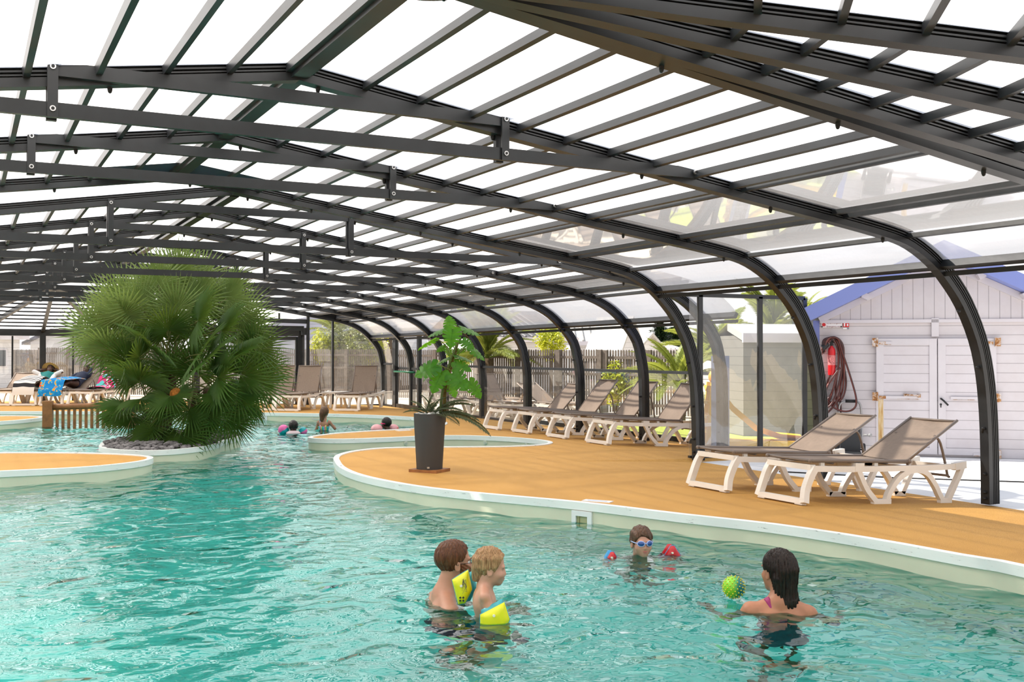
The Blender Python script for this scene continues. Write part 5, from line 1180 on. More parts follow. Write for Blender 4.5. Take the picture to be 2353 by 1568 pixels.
def head_fn(P, child=0.0):
    # facing +x, ears on y, origin between the ears at eye height; metres for an adult
    d = ell(P, (-.018, 0, .038), (.098, .076+.004*child, .088)); j = ell(P, (.028+.004*child, 0, -.05+.012*child), (.062, .056+.006*child, .068-.008*child)); d = smin(d, j, .035)
    d = smin(d, np.linalg.norm(P-n3(.066-.006*child, 0, -.100+.016*child), axis=-1)-(.022), .03)
    for s in (-1, 1):
        d = smin(d, ell(P, (.055, s*.036, -.030), (.026, .022+.006*child, .024)), .02)
        d = smin(d, ell(P, (.076, s*.028, .022), (.014, .024, .009)), .014)
        d = smax(d, -(np.linalg.norm(P-n3(.094, s*.031, .001), axis=-1)-.0145), .012)
    d = smin(d, cap(P, (.082, 0, .010), (.104-.010*child, 0, -.032+.004*child), .006, .0115), .012)
    for s in (-1, 1): d = smin(d, np.linalg.norm(P-n3(.092-.006*child, s*.012, -.036+.004*child), axis=-1)-.0085, .008)
    d = smin(d, ell(P, (.083, 0, -.064+.006*child), (.012, .023, .0065)), .006); d = smin(d, ell(P, (.080, 0, -.075+.006*child), (.012, .019, .0065)), .006)
    d = smax(d, -ell(P, (.096, 0, -.0695+.006*child), (.008, .02, .0022)), .003)
    for s in (-1, 1):
        q = P-n3(-.008, s*.078, -.012); e = ell(q, (0, 0, 0), (.021, .010, .034)); e = smax(e, -ell(q, (.002, s*.008, .002), (.010, .006, .018)), .005); d = smin(d, e, .007)
    return d
def person(label, M, grp=None): return thing('person', label, 'person', group=grp, M=M)
def skin(name, c, rough=.42):
    t = NT(name); p = t.bsdf(c, rough, 0, .5); co = t.coord(); n = t.noise(co, 9, 4, .6); r = t.ramp(n, 0, [(.3, tuple(x*.86 for x in c)), (.7, tuple(min(1, x*1.08) for x in c))]); t.l(r, 0, p, 'Base Color'); p.inputs['Subsurface Weight'].default_value = .08; p.inputs['Subsurface Radius'].default_value = (.02, .008, .004); return t.mat
def hairmat(name, c, c2, rough=.3):
    t = NT(name); p = t.bsdf(c, rough, 0, .25); co = t.coord('Object', (1, 1, .12)); n = t.noise(co, 120, 4, .7); r = t.ramp(n, 0, [(.35, c), (.68, c2)]); t.l(r, 0, p, 'Base Color'); b = t.bump(n, 0, .5, .004); t.l(b, 0, p, 'Normal'); return t.mat
SK1 = skin('skin_fair', (.52, .25, .155)); SK2 = skin('skin_child', (.56, .285, .19)); SK3 = skin('skin_tan', (.43, .175, .09)); SKD = skin('skin_dark', (.085, .038, .024)); SKB = skin('skin_brown', (.34, .17, .10))
M_EYEW = simple('eye_white', (.8, .78, .76), .2); M_IRIS = simple('iris', (.06, .05, .04), .2); M_LIP = simple('lip', (.42, .12, .10), .4)
def eyes(root, hp, yaw, sc, pitch=0.0, col=None):
    for s in (-1, 1):
        m = MB(); m.ball((.0685, s*.031, .001), .0125, 12, 8, m=0); m.ball((.0752, s*.031, .0005), (.0075, .0068, .0068), 10, 8, m=1)
        R = Matrix.Translation(Vector(hp)*PS) @ Matrix.Rotation(yaw, 4, 'Z') @ Matrix.Rotation(pitch, 4, 'Y') @ Matrix.Scale(sc*PS, 4); me = m.mesh('eye', [M_EYEW, M_IRIS], True); me.transform(R); link('eye', me, root)
def headpart(m, name, mats, root, hp, yaw, sc, pitch=0.0, smooth=True, label=None):
    me = m.mesh(name, mats, smooth); me.transform(Matrix.Translation(Vector(hp)*PS) @ Matrix.Rotation(yaw, 4, 'Z') @ Matrix.Rotation(pitch, 4, 'Y') @ Matrix.Scale(sc*PS, 4)); return link(name, me, root, None, label)
# hands: palm + five bent fingers + thumb as distance field
def hand_fn(P, w, d, nrm, s=1.0):
    w = n3(*w); d = n3(*d); d /= np.linalg.norm(d); nrm = n3(*nrm); nrm -= d*(nrm@d); nrm /= np.linalg.norm(nrm); t = np.cross(d, nrm)
    r = cap(P, w, w+d*.045*s, .024*s, .030*s); r = smin(r, cap(P, w+d*.05*s-t*.018*s, w+d*.05*s+t*.02*s, .018*s, .018*s), .015)
    for k, L in enumerate((.062, .074, .070, .052)):
        b = w+d*.075*s+t*(k-1.5)*.021*s; m1 = b+(d*.9-nrm*.25)*L*.5*s; e = m1+(d*.75-nrm*.6)*L*.55*s
        r = np.minimum(r, smin(smin(cap(P, b-d*.02*s, b, .010*s, .0095*s), cap(P, b, m1, .0095*s, .0085*s), .004), cap(P, m1, e, .0085*s, .0068*s), .004)) if k else smin(r, smin(cap(P, b-d*.02*s, m1, .0095*s, .0085*s), cap(P, m1, e, .0085*s, .0068*s), .004), .004)
    a = w+d*.02*s-t*.028*s; b = a+(d*.6-t*.7-nrm*.2)*.035*s; return smin(r, smin(cap(P, a, b, .013*s, .011*s), cap(P, b, b+(d*.85-t*.3-nrm*.3)*.032*s, .011*s, .008*s), .004), .010)
def body_fn(hp, yaw, hs, bs, sh, arms, legs, child=0.0, pitch=0.0, hands=True, slim=1.0, drop=.0):
    # sh = shoulder centre (base of the neck); torso faces +x
    hp = n3(*hp); sh = n3(*sh)
    def f(P):
        q = roty(rotz((P-hp), yaw), pitch)/hs; d = head_fn(q, child)*hs
        nk = hp+n3(-.028*math.cos(yaw), -.028*math.sin(yaw), -.06)*hs
        d = smin(d, cap(P, nk, sh+n3(-.01, 0, .02)*bs, .054*hs*(1.06 if child else 1), .058*bs), .025)
        T = smin(ell(P, sh+n3(-.005, 0, -.14)*bs, n3(.105, .155*slim, .155)*bs), ell(P, sh+n3(.0, 0, -.36)*bs, n3(.095, .128*slim, .17)*bs), .08*bs)
        T = smin(T, ell(P, sh+n3(-.01, 0, -.54)*bs, n3(.105, .155*slim, .12)*bs), .07*bs)
        for s in (-1, 1):
            T = smin(T, cap(P, sh+n3(-.015, s*.03, .02)*bs, sh+n3(-.015, s*.165*slim, -.045)*bs, .045*bs, .05*bs), .05*bs)
            T = smin(T, ell(P, sh+n3(-.07, s*.07, -.12)*bs, n3(.04, .06, .09)*bs), .05*bs)
        d = smin(d, T, .035)
        for (S, Eb, W, hd) in arms:
            d = smin(d, smin(cap(P, S, Eb, .050*bs, .039*bs), cap(P, Eb, W, .039*bs, .027*bs), .02), .03*bs)
            if hands: dd = n3(*W)-n3(*Eb); d = smin(d, hand_fn(P, W, dd, hd, bs*1.0), .012)
        for (Hh, Kn, An, toe) in legs:
            d = smin(d, smin(cap(P, Hh, Kn, .082*bs, .055*bs), cap(P, Kn, An, .053*bs, .034*bs), .03), .05*bs); d = smin(d, cap(P, An, toe, .035*bs, .025*bs), .02)
        return d
    return f
def hair_fn(hp, yaw, hs, pitch, region, thick=.010, strand=.0035, freq=55):
    hp = n3(*hp)
    def f(P):
        q = roty(rotz((P-hp), yaw), pitch)/hs; a = np.arctan2(q[:, 1], q[:, 0]+.02); r = np.linalg.norm(q, axis=-1)
        d = ell(q, (-.018, 0, .038), (.098+thick, .077+thick, .089+thick))-strand*np.sin(a*freq*.5+q[:, 2]*40)*np.sin(q[:, 2]*22+a*7)-strand*.6*np.sin(q[:, 0]*210+q[:, 1]*160)
        return region(q, d)*hs
    return f
def hfloor(px, py, dist): return Vector(pd(px, py, dist))
def place(head, heading, hp):     # matrix putting local head point hp (metres) at world point 'head'; root at the feet level
    R = Matrix.Rotation(heading, 4, 'Z'); o = Vector(head)-(R.to_3x3() @ (Vector(hp)*PS)); return Matrix.Translation(o) @ R
HX = math.atan2(_r[1], _r[0])     # heading that points to the right in the view
# ------------------------------------------------ man (knees bent, shoulders at the surface, arms round the toddler)
eye = 1.46; hp = (0.03, 0, eye); yawH = .05; M = place(hfloor(1046, 1293, 7.12), HX+.30, hp); man = person('bearded man with glasses standing in the pool, holding the toddler', M)
sh = (-.03, 0, eye-.20)
arms = [((-.04, -.185, eye-.26), (.10, -.25, eye-.50), (.33, -.16, eye-.43), (0, .3, 1)), ((-.04, .185, eye-.26), (.10, .24, eye-.50), (.32, .06, eye-.46), (0, -.3, 1))]
legs = [((-.02, -.09, eye-.78), (.30, -.12, .48), (.0, -.11, .08), (.17, -.12, .03)), ((-.02, .09, eye-.78), (.30, .12, .48), (.0, .11, .08), (.17, .12, .03))]
fb = body_fn(hp, yawH, 1.0, 1.02, sh, arms, legs)
sdf_obj('body', fb, (-.26, -.38, -.01), (.50, .38, eye+.14), .0085, SK1, man)
M_HM = hairmat('auburn_hair', (.045, .016, .006), (.16, .06, .024)); 
def reg_man(q, d):
    line = -.055+np.where(q[:, 0] > .0, (q[:, 0]-.0)*1.55+.045, 0); d = smax(d, line+.0-q[:, 2]-.012, .006); d = smax(d, (q[:, 0]-.075-.15*(q[:, 2]-.1)), .01)
    ear = ell(q, (.012, 0, -.02), (.03, .2, .04)); return smax(d, -ear, .006)
sdf_obj('hair', hair_fn(hp, yawH, 1.0, 0, reg_man), (-.14, -.12, eye-.10), (.17, .12, eye+.16), .0045, M_HM, man)
def reg_beard(P):
    q = rotz(P-n3(*hp), yawH); d = head_fn(q)-.006-.002*np.sin(q[:, 2]*300+q[:, 0]*200); d = smax(d, q[:, 2]+.038-np.clip((np.abs(q[:, 1])-.03)*1.3, 0, .05), .008); d = smax(d, .012-q[:, 0], .008); return smax(d, -ell(q, (.095, 0, -.069), (.03, .028, .015)), .004)
sdf_obj('beard', reg_beard, (-.02, -.1, eye-.15), (.17, .1, eye), .004, hairmat('auburn_beard', (.14, .05, .02), (.28, .11, .045)), man)
eyes(man, hp, yawH, 1.0)
m = MB()
for s in (-1, 1): m.tube([(.099, s*.033+.021*math.cos(t), .0+.016*math.sin(t)) for t in np.linspace(0, 2*PI, 24)[:-1]], .0016, 6, closed=True); m.tube([(.098, s*.054, .004), (.085, s*.072, .006), (.0, s*.080, .004), (-.012, s*.082, -.004)], .0017, 6)
m.tube([(.10, -.012, .004), (.104, 0, .007), (.10, .012, .004)], .0015, 6); headpart(m, 'glasses', simple('dark_wire', (.02, .02, .02), .3, .5), man, hp, yawH, 1.0)
m = MB()
for s in (-1, 1): m.tube([(.094, s*.018, .024), (.090, s*.036, .028), (.076, s*.052, .022)], [.003, .0035, .002], 6)
headpart(m, 'eyebrows', M_HM, man, hp, yawH, 1.0)
def trunks(P): return smax(fb(P)-.006, np.maximum(P[:, 2]-(eye-.66), .50-P[:, 2]), .004)
sdf_obj('swim_shorts', trunks, (-.25, -.3, .44), (.45, .3, eye-.6), .011, simple('navy_shorts', (.01, .03, .09), .7), man)
# ------------------------------------------------ toddler with yellow armbands
hpt = (0, 0, .72); M = place(hfloor(1128, 1306, 6.72), HX+.06, hpt); tod = person('toddler with wet blond hair and yellow armbands, held by the man', M); hst = .86; pt_ = .12
sht = (-.030, 0, .72-.108)
armt = [((-.03, -.09, .566), (.03, -.15, .40), (.16, -.13, .375), (0, 0, 1)), ((-.03, .09, .566), (.05, .15, .42), (.17, .13, .38), (0, 0, 1))]
legt = [((-.03, -.05, .24), (.10, -.06, .12), (-.02, -.06, .01), (.04, -.06, -.01)), ((-.03, .05, .24), (.10, .06, .12), (-.02, .06, .01), (.04, .06, -.01))]
ft = body_fn(hpt, 0, hst, .60, sht, armt, legt, 1.0, pt_); sdf_obj('body', ft, (-.16, -.22, -.04), (.28, .22, .86), .0068, SK2, tod)
M_HT = hairmat('blond_wet_hair', (.16, .075, .03), (.50, .30, .14), .35)
def reg_tod(q, d):
    d = d-.004*np.sin(q[:, 2]*85+q[:, 0]*50)*np.cos(q[:, 0]*70-q[:, 2]*20); line = -.095+np.where(q[:, 0] > -.02, (q[:, 0]+.02)*1.9, 0); nape = cap(q, (-.075, .0, -.02), (-.082, 0, -.095), .05, .028)-.003*np.sin(q[:, 1]*300); d = smin(d, nape, .02)
    d = smax(d, line-q[:, 2], .008); return smax(d, -ell(q, (.0, 0, -.03), (.022, .2, .03)), .006)
sdf_obj('hair', hair_fn(hpt, 0, hst, pt_, reg_tod, .012, .004, 40), (-.14, -.11, .55), (.14, .11, .90), .0042, M_HT, tod)
eyes(tod, hpt, 0, hst*.93, pt_)
m = MB(); m.ball((.0915, 0, -.0575), (.006, .017, .004), 10, 6); m.ball((.0885, 0, -.0685), (.006, .014, .004), 10, 6); headpart(m, 'lips', M_LIP, tod, hpt, 0, hst, pt_)
def nappy(P): return smax(ft(P)-.006, np.maximum(P[:, 2]-.36, .17-P[:, 2]), .004)
sdf_obj('swim_nappy', nappy, (-.16, -.16, .1), (.2, .16, .4), .009, simple('teal_cloth', (.02, .2, .25), .7), tod)
M_YB = simple('armband_yellow', (.78, .74, .0), .25, 0, .6); M_TB = simple('armband_teal', (.04, .36, .42), .3)
def pillow(m, poly, th, ring=6, mi=None):
    # inflated cushion: polygon in the x-z plane, bulging along +-y
    c = np.mean(np.array(poly), 0); N = len(poly); dense = []
    for i in range(N):
        a = np.array(poly[i]); b = np.array(poly[(i+1) % N])
        for k in range(5): dense.append(a+(b-a)*k/5)
    D = len(dense); vs = []; fs = []
    for s in (1, -1):
        o = len(vs)
        for k in range(ring+1):
            f = 1-k/ring*.98; hgt = th*math.sqrt(max(0, 1-f**2.6))
            for p in dense: q = c+(p-c)*f; vs.append((q[0], s*hgt, q[1]))
        for k in range(ring):
            for i in range(D): j = (i+1) % D; fs.append((o+k*D+i, o+k*D+j, o+(k+1)*D+j, o+(k+1)*D+i))
    m.add(vs, fs, mi); return dense
def armband(root, ctr, polyA, polyB, mats, edge, label, ys=(-.034, .036), tilt=0.0, yaw=0.0, logo=None, extra=None):
    T = Matrix.Translation(Vector(ctr)*PS) @ Matrix.Rotation(yaw, 4, 'Z') @ Matrix.Rotation(tilt, 4, 'X') @ Matrix.Scale(PS, 4)
    m = MB(); dA = pillow(m, polyA, .030); o = m.mesh('armband', mats[0], 60); o.transform(T @ Matrix.Translation((0, ys[0], 0))); ab = link('armband', o, root, None, label)
    m = MB(); pillow(m, polyB, .030); o = m.mesh('inner_chamber', mats[1], 60); o.transform(T @ Matrix.Translation((0, ys[1], 0))); link('inner_chamber', o, ab)
    m = MB(); m.tube([(p[0], 0, p[1]) for p in dA], .003, 5, closed=True); o = m.mesh('seam', edge, True); o.transform(T @ Matrix.Translation((0, ys[0]+.002, 0))); link('seam', o, ab)
    m = MB(); c = np.mean(np.array(polyA), 0); m.cyl((c[0]-.012, -.028, c[1]+.025), (c[0]-.012, -.042, c[1]+.028), .008, .007, 10); o = m.mesh('valve', simple('valve_white', (.75, .74, .6), .4), 40); o.transform(T @ Matrix.Translation((0, ys[0], 0))); link('valve', o, ab)
    if logo:
        for dx in (-1, 1):
            for dz in (-1, 1):
                m = MB(); m.box((0, 0, 0), (.010, .002, .010), Matrix.Rotation(.78, 3, 'Y')); o = m.mesh('logo_mark', M_BLACK); o.transform(T @ Matrix.Translation((logo[0]+dx*.0085-dz*.0085*0, ys[0]-.0285, logo[1]+dz*.0085))); link('logo_mark', o, ab)
        m = MB(); rr = random.Random(8)
        for k in range(7): m.tube([(logo[0]+rr.uniform(-.0, .03), -.031, logo[1]+.025+rr.uniform(0, .09)) for _ in range(4)], .0012, 4)
        o = m.mesh('printed_scribble', simple('scribble', (.10, .10, .08), .6)); o.transform(T @ Matrix.Translation((0, ys[0]+.002, 0))); link('printed_scribble', o, ab)
    return ab
PXT = 2406/6.66/1.0/1.0*(1/1.0)/ (1/PS)     # px per metre near the toddler
def pxpoly(L, cx, cy, k): return [((x-cx)/k, -(y-cy)/k) for x, y in L]
polR = pxpoly([(1084, 1367), (1137, 1340), (1149, 1378), (1139, 1402), (1084, 1399)], 1113, 1372, 406)
armband(tod, (.006, -.158, .498), polR, [(x*.9, z*.9+.01) for x, z in polR], (M_YB, M_TB), M_TB, 'plain yellow armband on the near arm')
polL = pxpoly([(1032, 1323), (1068, 1301), (1077, 1345), (1062, 1375), (1046, 1378)], 1056, 1342, 392)
armband(tod, (-.155, .10, .592), polL, [(x+.028, z*.92-.01) for x, z in polL], (M_YB, M_TB), M_TB, 'yellow armband with printed scribble and blue edge', (-.02, .045), 0, 0, logo=(-.006, -.055))
# ------------------------------------------------ woman seen from behind
eye = 1.45; hpw = (.035, 0, eye); yw = .52; FHD = HX+PI/2; M = place(hfloor(1786, 1313, 6.86), FHD-.05, hpw); wom = person('woman with long wet dark hair and magenta strap swimsuit, back to the camera', M)
shw = (-.02, 0, eye-.178)
armw = [((-.03, .165, eye-.205), (.06, .30, eye-.47), (.28, .36, eye-.41), (0, 0, 1)), ((-.03, -.165, eye-.23), (.0, -.30, eye-.46), (.20, -.40, eye-.48), (0, 0, 1))]
legw = [((-.02, -.085, eye-.74), (.28, -.10, .46), (.0, -.10, .07), (.14, -.10, .03)), ((-.02, .085, eye-.74), (.28, .10, .46), (.0, .10, .07), (.14, .10, .03))]
fw_ = body_fn(hpw, yw, 1.0, .93, shw, armw, legw, 0, .0, True, .95); sdf_obj('body', fw_, (-.22, -.54, -.01), (.45, .52, eye+.14), .0085, SK3, wom)
M_HW2 = hairmat('wet_dark_hair', (.005, .003, .002), (.028, .014, .008), .18)
def hair_w(P):
    q = rotz(P-n3(*hpw), yw)/1.0; a = np.arctan2(q[:, 1], q[:, 0]+.02); st_ = .0035*np.sin(a*34+np.sin(q[:, 2]*9)*1.5)+.002*np.sin(a*71+q[:, 2]*20)
    d = ell(q, (-.022, 0, .036), (.106, .088, .098)); d = smin(d, cap(q, (-.062, 0, -.0), (-.085, .0, -.16), .072, .050), .03)
    d = smin(d, cap(q, (-.085, -.0, -.16), (-.105, -.05, -.30), .048, .022), .03); d = smin(d, cap(q, (-.08, -.035, -.13), (-.10, -.085, -.27), .034, .014), .02)
    d = smin(d, cap(q, (-.07, .05, -.03), (-.075, .035, -.20), .036, .02), .02)
    d = d-st_; d = smax(d, (q[:, 0]-.058-.25*(q[:, 2]-.06)), .012); return smax(d, -ell(q, (.012, 0, -.03), (.036, .2, .045)), .008)*1.0
sdf_obj('hair', hair_w, (-.24, -.22, eye-.40), (.16, .17, eye+.17), .0046, M_HW2, wom); eyes(wom, hpw, yw, .96)
M_MAG = simple('magenta_strap', (.30, .012, .11), .5); M_TEAL = simple('teal_swimsuit', (.01, .09, .14), .5)
def straps(P):
    s = shw; k = cap(P, (s[0]-.09, 0, s[2]-.30), (s[0]-.10, .02, s[2]-.14), .03, .016)
    for sg in (-1, 1): k = np.minimum(k, np.minimum(cap(P, (s[0]-.11, .0, s[2]-.17), (s[0]-.035, sg*.075, s[2]+.045), .017, .015), cap(P, (s[0]-.035, sg*.075, s[2]+.045), (s[0]+.09, sg*.075, s[2]-.10), .015, .02)))
    return smax(fw_(P)-.0045, k, .003)
sdf_obj('swimsuit_straps', straps, (-.2, -.14, eye-.55), (.16, .14, eye-.08), .005, M_MAG, wom)
def suit(P): return smax(fw_(P)-.005, np.maximum(np.maximum(P[:, 2]-(eye-.42), .66-P[:, 2]), np.abs(P[:, 1])-.155), .004)
sdf_obj('swimsuit', suit, (-.2, -.2, .6), (.25, .2, eye-.36), .009, M_TEAL, wom)
# ------------------------------------------------ boy with goggles, arms spread on red armbands
hpb = (0, 0, 1.0); M = place(hfloor(1474, 1248, 8.62), HX-PI/2+.20, hpb); boy = person('boy with blue goggles and red armbands facing the camera in the pool', M); hsb = .90
shb = (-.06, 0, 1.0-.155)
armb = [((-.055, -.105, .81), (-.01, -.26, .835), (.14, -.30, .83), (0, 0, 1)), ((-.055, .105, .81), (-.01, .26, .84), (.15, .24, .82), (0, 0, 1))]
legb = [((-.10, -.06, .36), (-.12, -.07, .14), (-.26, -.07, -.04), (-.30, -.07, -.10)), ((-.10, .06, .36), (-.06, .07, .12), (-.20, .07, -.06), (-.24, .07, -.12))]
fbo = body_fn(hpb, 0, hsb, .70, shb, armb, legb, .8, -.04); sdf_obj('body', fbo, (-.36, -.42, -.16), (.26, .42, 1.13), .0078, SK2, boy)
def reg_boy(q, d):
    d = d-.003*np.sin(q[:, 1]*130+q[:, 2]*60); line = np.where(q[:, 0] > .0, -.03+np.clip(q[:, 0], 0, .1)*1.25-np.abs(q[:, 1]+.03)*.35, -.075); d = smax(d, line-q[:, 2], .007); return smax(d, -ell(q, (.0, 0, -.025), (.022, .2, .032)), .006)
sdf_obj('hair', hair_fn(hpb, 0, hsb, -.04, reg_boy, .011, .003, 50), (-.14, -.11, .88), (.14, .11, 1.17), .0045, hairmat('wet_brown_hair', (.045, .022, .012), (.15, .075, .04), .25), boy)
m = MB(); m.ball((.0905, 0, -.0575), (.007, .021, .0055), 12, 6); m.ball((.0875, 0, -.0685), (.007, .017, .0055), 12, 6); headpart(m, 'lips', M_LIP, boy, hpb, 0, hsb, -.04)
M_GOG = simple('goggle_lens', (.005, .06, .28), .08, 0, .8); M_GOGF = simple('goggle_frame', (.42, .50, .80), .25)
m = MB()
for s in (-1, 1): m.ball((.096, s*.034, .006), (.011, .027, .019), 18, 10, Matrix.Rotation(s*.42, 3, 'Z'))
gg = headpart(m, 'goggle_lens', M_GOG, boy, hpb, 0, hsb, -.04, True, 'blue goggle lenses')
m = MB()
for s in (-1, 1):
    R = Matrix.Rotation(s*.42, 3, 'Z'); m.tube([tuple(Vector((.094, s*.034, .006))+R @ Vector((.002, .028*math.cos(t), .020*math.sin(t)))) for t in np.linspace(0, 2*PI, 26)[:-1]], .0042, 6, closed=True); m.tube([(.082, s*.060, .008), (.05, s*.078, .012), (.0, s*.086, .016), (-.06, s*.082, .02), (-.115, s*.03, .024)], .004, 6)
m.tube([(.099, -.010, .008), (.104, 0, .010), (.099, .010, .008)], .004, 6); headpart(m, 'goggle_frame', M_GOGF, boy, hpb, 0, hsb, -.04)
M_RB = simple('armband_red', (.55, .006, .012), .28, 0, .6); M_BB = simple('armband_blue', (.02, .30, .62), .3)
tri = [(-.085, -.05), (.085, -.05), (.03, .0), (0, .060), (-.03, .0)]; tri = [(-.115, -.06), (.115, -.06), (.014, .085), (-.014, .085)]
armband(boy, (-.04, .235, .885), tri, tri, (M_RB, M_RB), M_BB, 'red armband on the right in the photo', (-.032, .034), 0, PI/2)
armband(boy, (-.04, -.215, .87), [(a*.8, b*.85) for a, b in tri], [(a*.8, b*.85) for a, b in tri], (M_RB, M_BB), M_BB, 'red and blue armband on the left in the photo', (-.03, .036), 0, PI/2)
# ------------------------------------------------ far children
def kid(px, py, dist, heading, label, skn, hcol, hcol2, bs, eyeh, arms, hs=.88, h=.012):
    hp = (0, 0, eyeh); M = place(hfloor(px, py, dist), heading, hp); r = person(label, M); sh = (-.035, 0, eyeh-.15)
    legs = [((-.03, -.06, eyeh-.65), (.02, -.07, eyeh-.88), (-.03, -.07, eyeh-1.1), (.05, -.07, eyeh-1.13)), ((-.03, .06, eyeh-.65), (.02, .07, eyeh-.88), (-.03, .07, eyeh-1.1), (.05, .07, eyeh-1.13))]
    f = body_fn(hp, 0, hs, bs, sh, arms, legs, .8, 0, False); sdf_obj('body', f, (-.26, -.42, eyeh-1.18), (.3, .42, eyeh+.14), h, skn, r)
    return r, f, hp, sh
up = lambda e, s: ((-.04, s*.12, e-.2), (.0, s*.26, e-.26), (.12, s*.28, e-.22), (0, 0, 1))
k1, f1_, hp1, sh1 = kid(674, 982, 21.4, HX+PI/2+.2, 'dark-haired child with pink and teal armbands, far left of the bikini girl', SKD, None, None, .68, .95, [up(.95, -1), up(.95, 1)])
def reg_full(q, d): return smax(d, np.where(q[:, 0] > .02, .03, -.09)-q[:, 2], .01)
sdf_obj('hair', hair_fn(hp1, 0, .9, 0, reg_full, .014, .004, 30), (-.16, -.13, .82), (.15, .13, 1.12), .008, hairmat('black_hair', (.006, .005, .005), (.03, .025, .02), .25), k1)
M_PK = simple('armband_pink', (.75, .13, .38), .35); M_TQ = simple('armband_turquoise', (.0, .33, .38), .35)
def ball_band(root, c, r, ma, mb_, label):
    m = MB(); m.ball(Vector(c)*PS, Vector(r)*PS, 40, 28); o = m.mesh('armband', [ma, mb_], True)
    for p in o.polygons:
        if (p.center.z-c[2]*PS)+(p.center.y-c[1]*PS)*.7 < 0: p.material_index = 1
    return link('armband', o, root, None, label)
ball_band(k1, (.02, .17, .90), (.085, .095, .095), M_PK, M_TQ, 'pink and teal armband on the left'); ball_band(k1, (.02, -.17, .875), (.075, .075, .075), M_TQ, M_PK, 'teal and pink armband on the right')
m = MB(); m.ball(Vector((-.06, 0, .845))*PS, Vector((.08, .13, .05))*PS, 14, 8); m.obj('float_collar', simple('pale_pink', (.72, .55, .58), .5), k1, smooth=True)
e2 = 1.05
k2, f2_, hp2, sh2 = kid(746, 949, 22.4, HX+PI/2-.1, 'girl in a striped pastel bikini standing in the far pool, back turned', SKB, None, None, .62, e2, [((-.04, .10, e2-.17), (-.03, .15, e2-.31), (.08, .13, e2-.38), (0, 0, 1)), ((-.04, -.10, e2-.17), (-.02, -.20, e2-.29), (.08, -.15, e2-.24), (0, 0, 1))], .82)
def hair_g(P):
    q = (P-n3(*hp2))/.88; d = ell(q, (-.02, 0, .036), (.108, .09, .10)); d = smin(d, cap(q, (-.07, .02, -.02), (-.09, .03, -.15), .07, .035), .03); d = smin(d, cap(q, (-.07, .05, -.02), (-.07, .075, -.18), .03, .014), .02); a = np.arctan2(q[:, 1], q[:, 0]+.02); d = d-.005*np.sin(a*24+q[:, 2]*12); return smax(d, q[:, 0]-.055, .012)*.88
sdf_obj('hair', hair_g, (-.2, -.13, e2-.26), (.12, .16, e2+.16), .008, hairmat('wet_brown_hair2', (.06, .03, .015), (.16, .085, .04), .3), k2)
def bik(P):
    s = sh2; band = np.abs(P[:, 2]-(e2-.285+.0*P[:, 1]))-.036
    for sg in (-1, 1): band = np.minimum(band, cap(P, (s[0]-.07, sg*.04, e2-.28), (s[0]-.02, sg*.07, e2-.12), .022, .014))
    return smax(smax(f2_(P)-.007, band, .004), np.abs(P[:, 1])-.115, .004)
t = NT('pastel_stripes'); p = t.bsdf((.5, .5, .5), .6); co = t.coord(); s_ = t.n('ShaderNodeSeparateXYZ'); t.l(co, 0, s_, 0); q = t.math('MULTIPLY', s_, 12.0, 1); fr = t.math('FRACT', q); r = t.ramp(fr, 0, [(0, (.02, .42, .36)), (.25, (.75, .55, .10)), (.5, (.70, .22, .45)), (.75, (.10, .45, .60))], 'CONSTANT'); t.l(r, 0, p, 'Base Color')
sdf_obj('bikini_top', bik, (-.2, -.14, e2-.45), (.14, .14, e2-.08), .007, t.mat, k2)
k3, f3_, hp3, sh3 = kid(887, 975, 21.3, HX+2.4, 'child with pink goggles and pale pink armbands behind the far deck tongue', SKD, None, None, .68, .95, [up(.95, -1), up(.95, 1)])
sdf_obj('hair', hair_fn(hp3, 0, .9, 0, reg_full, .012, .004, 30), (-.16, -.13, .82), (.15, .13, 1.12), .008, MATS.get('black_hair') or hairmat('black_hair2', (.006, .005, .005), (.03, .025, .02), .25), k3)
m = MB(); m.tube([(.095*math.cos(a), .092*math.sin(a), .012) for a in np.linspace(0, 2*PI, 28)[:-1]], .009, 6, closed=True)
for s in (-1, 1): m.ball((.095, s*.032, .008), (.014, .026, .018), 12, 8)
headpart(m, 'goggles', simple('hot_pink', (.75, .01, .16), .3), k3, hp3, 0, .9)
M_PPK = simple('pale_pink_band', (.80, .38, .40), .35); M_CORAL = simple('coral_band', (.80, .16, .12), .35)
ball_band(k3, (.05, .17, .87), (.10, .11, .085), M_PPK, M_PPK, 'pale pink armband'); ball_band(k3, (.0, -.17, .865), (.09, .10, .075), M_PPK, M_CORAL, 'pink and coral armband')
# ------------------------------------------------ spiky ball on the water
c = Vector(pd(1686, 1350, 7.12)); R_ = 25.0*7.12/2406
bt = NT('two_tone_ball'); p = bt.bsdf((.2, .6, .02), .3); co = bt.coord(); s_ = bt.n('ShaderNodeSeparateXYZ'); bt.l(co, 0, s_, 0); nz = bt.noise(co, 14, 2); a_ = bt.math('MULTIPLY', nz, .04); b_ = bt.math('ADD', s_, a_, 0, 0); mp_ = bt.n('ShaderNodeMapRange'); bt.l(b_, 0, mp_, 0); mp_.inputs[1].default_value = .0; mp_.inputs[2].default_value = .045; r = bt.ramp(mp_, 0, [(.0, (.24, .62, .015)), (.5, (.10, .45, .08)), (1, (.0, .16, .17))]); bt.l(r, 0, p, 'Base Color')
ball = thing('spiky_ball', 'green and teal spiky ball at the water surface beside the woman', 'ball', M=frame(c, RH, FH, Vector((0, 0, 1))))
MB().ball((0, 0, 0), R_, 32, 20).obj('sphere', bt.mat, ball, smooth=True)
m = MB(); 
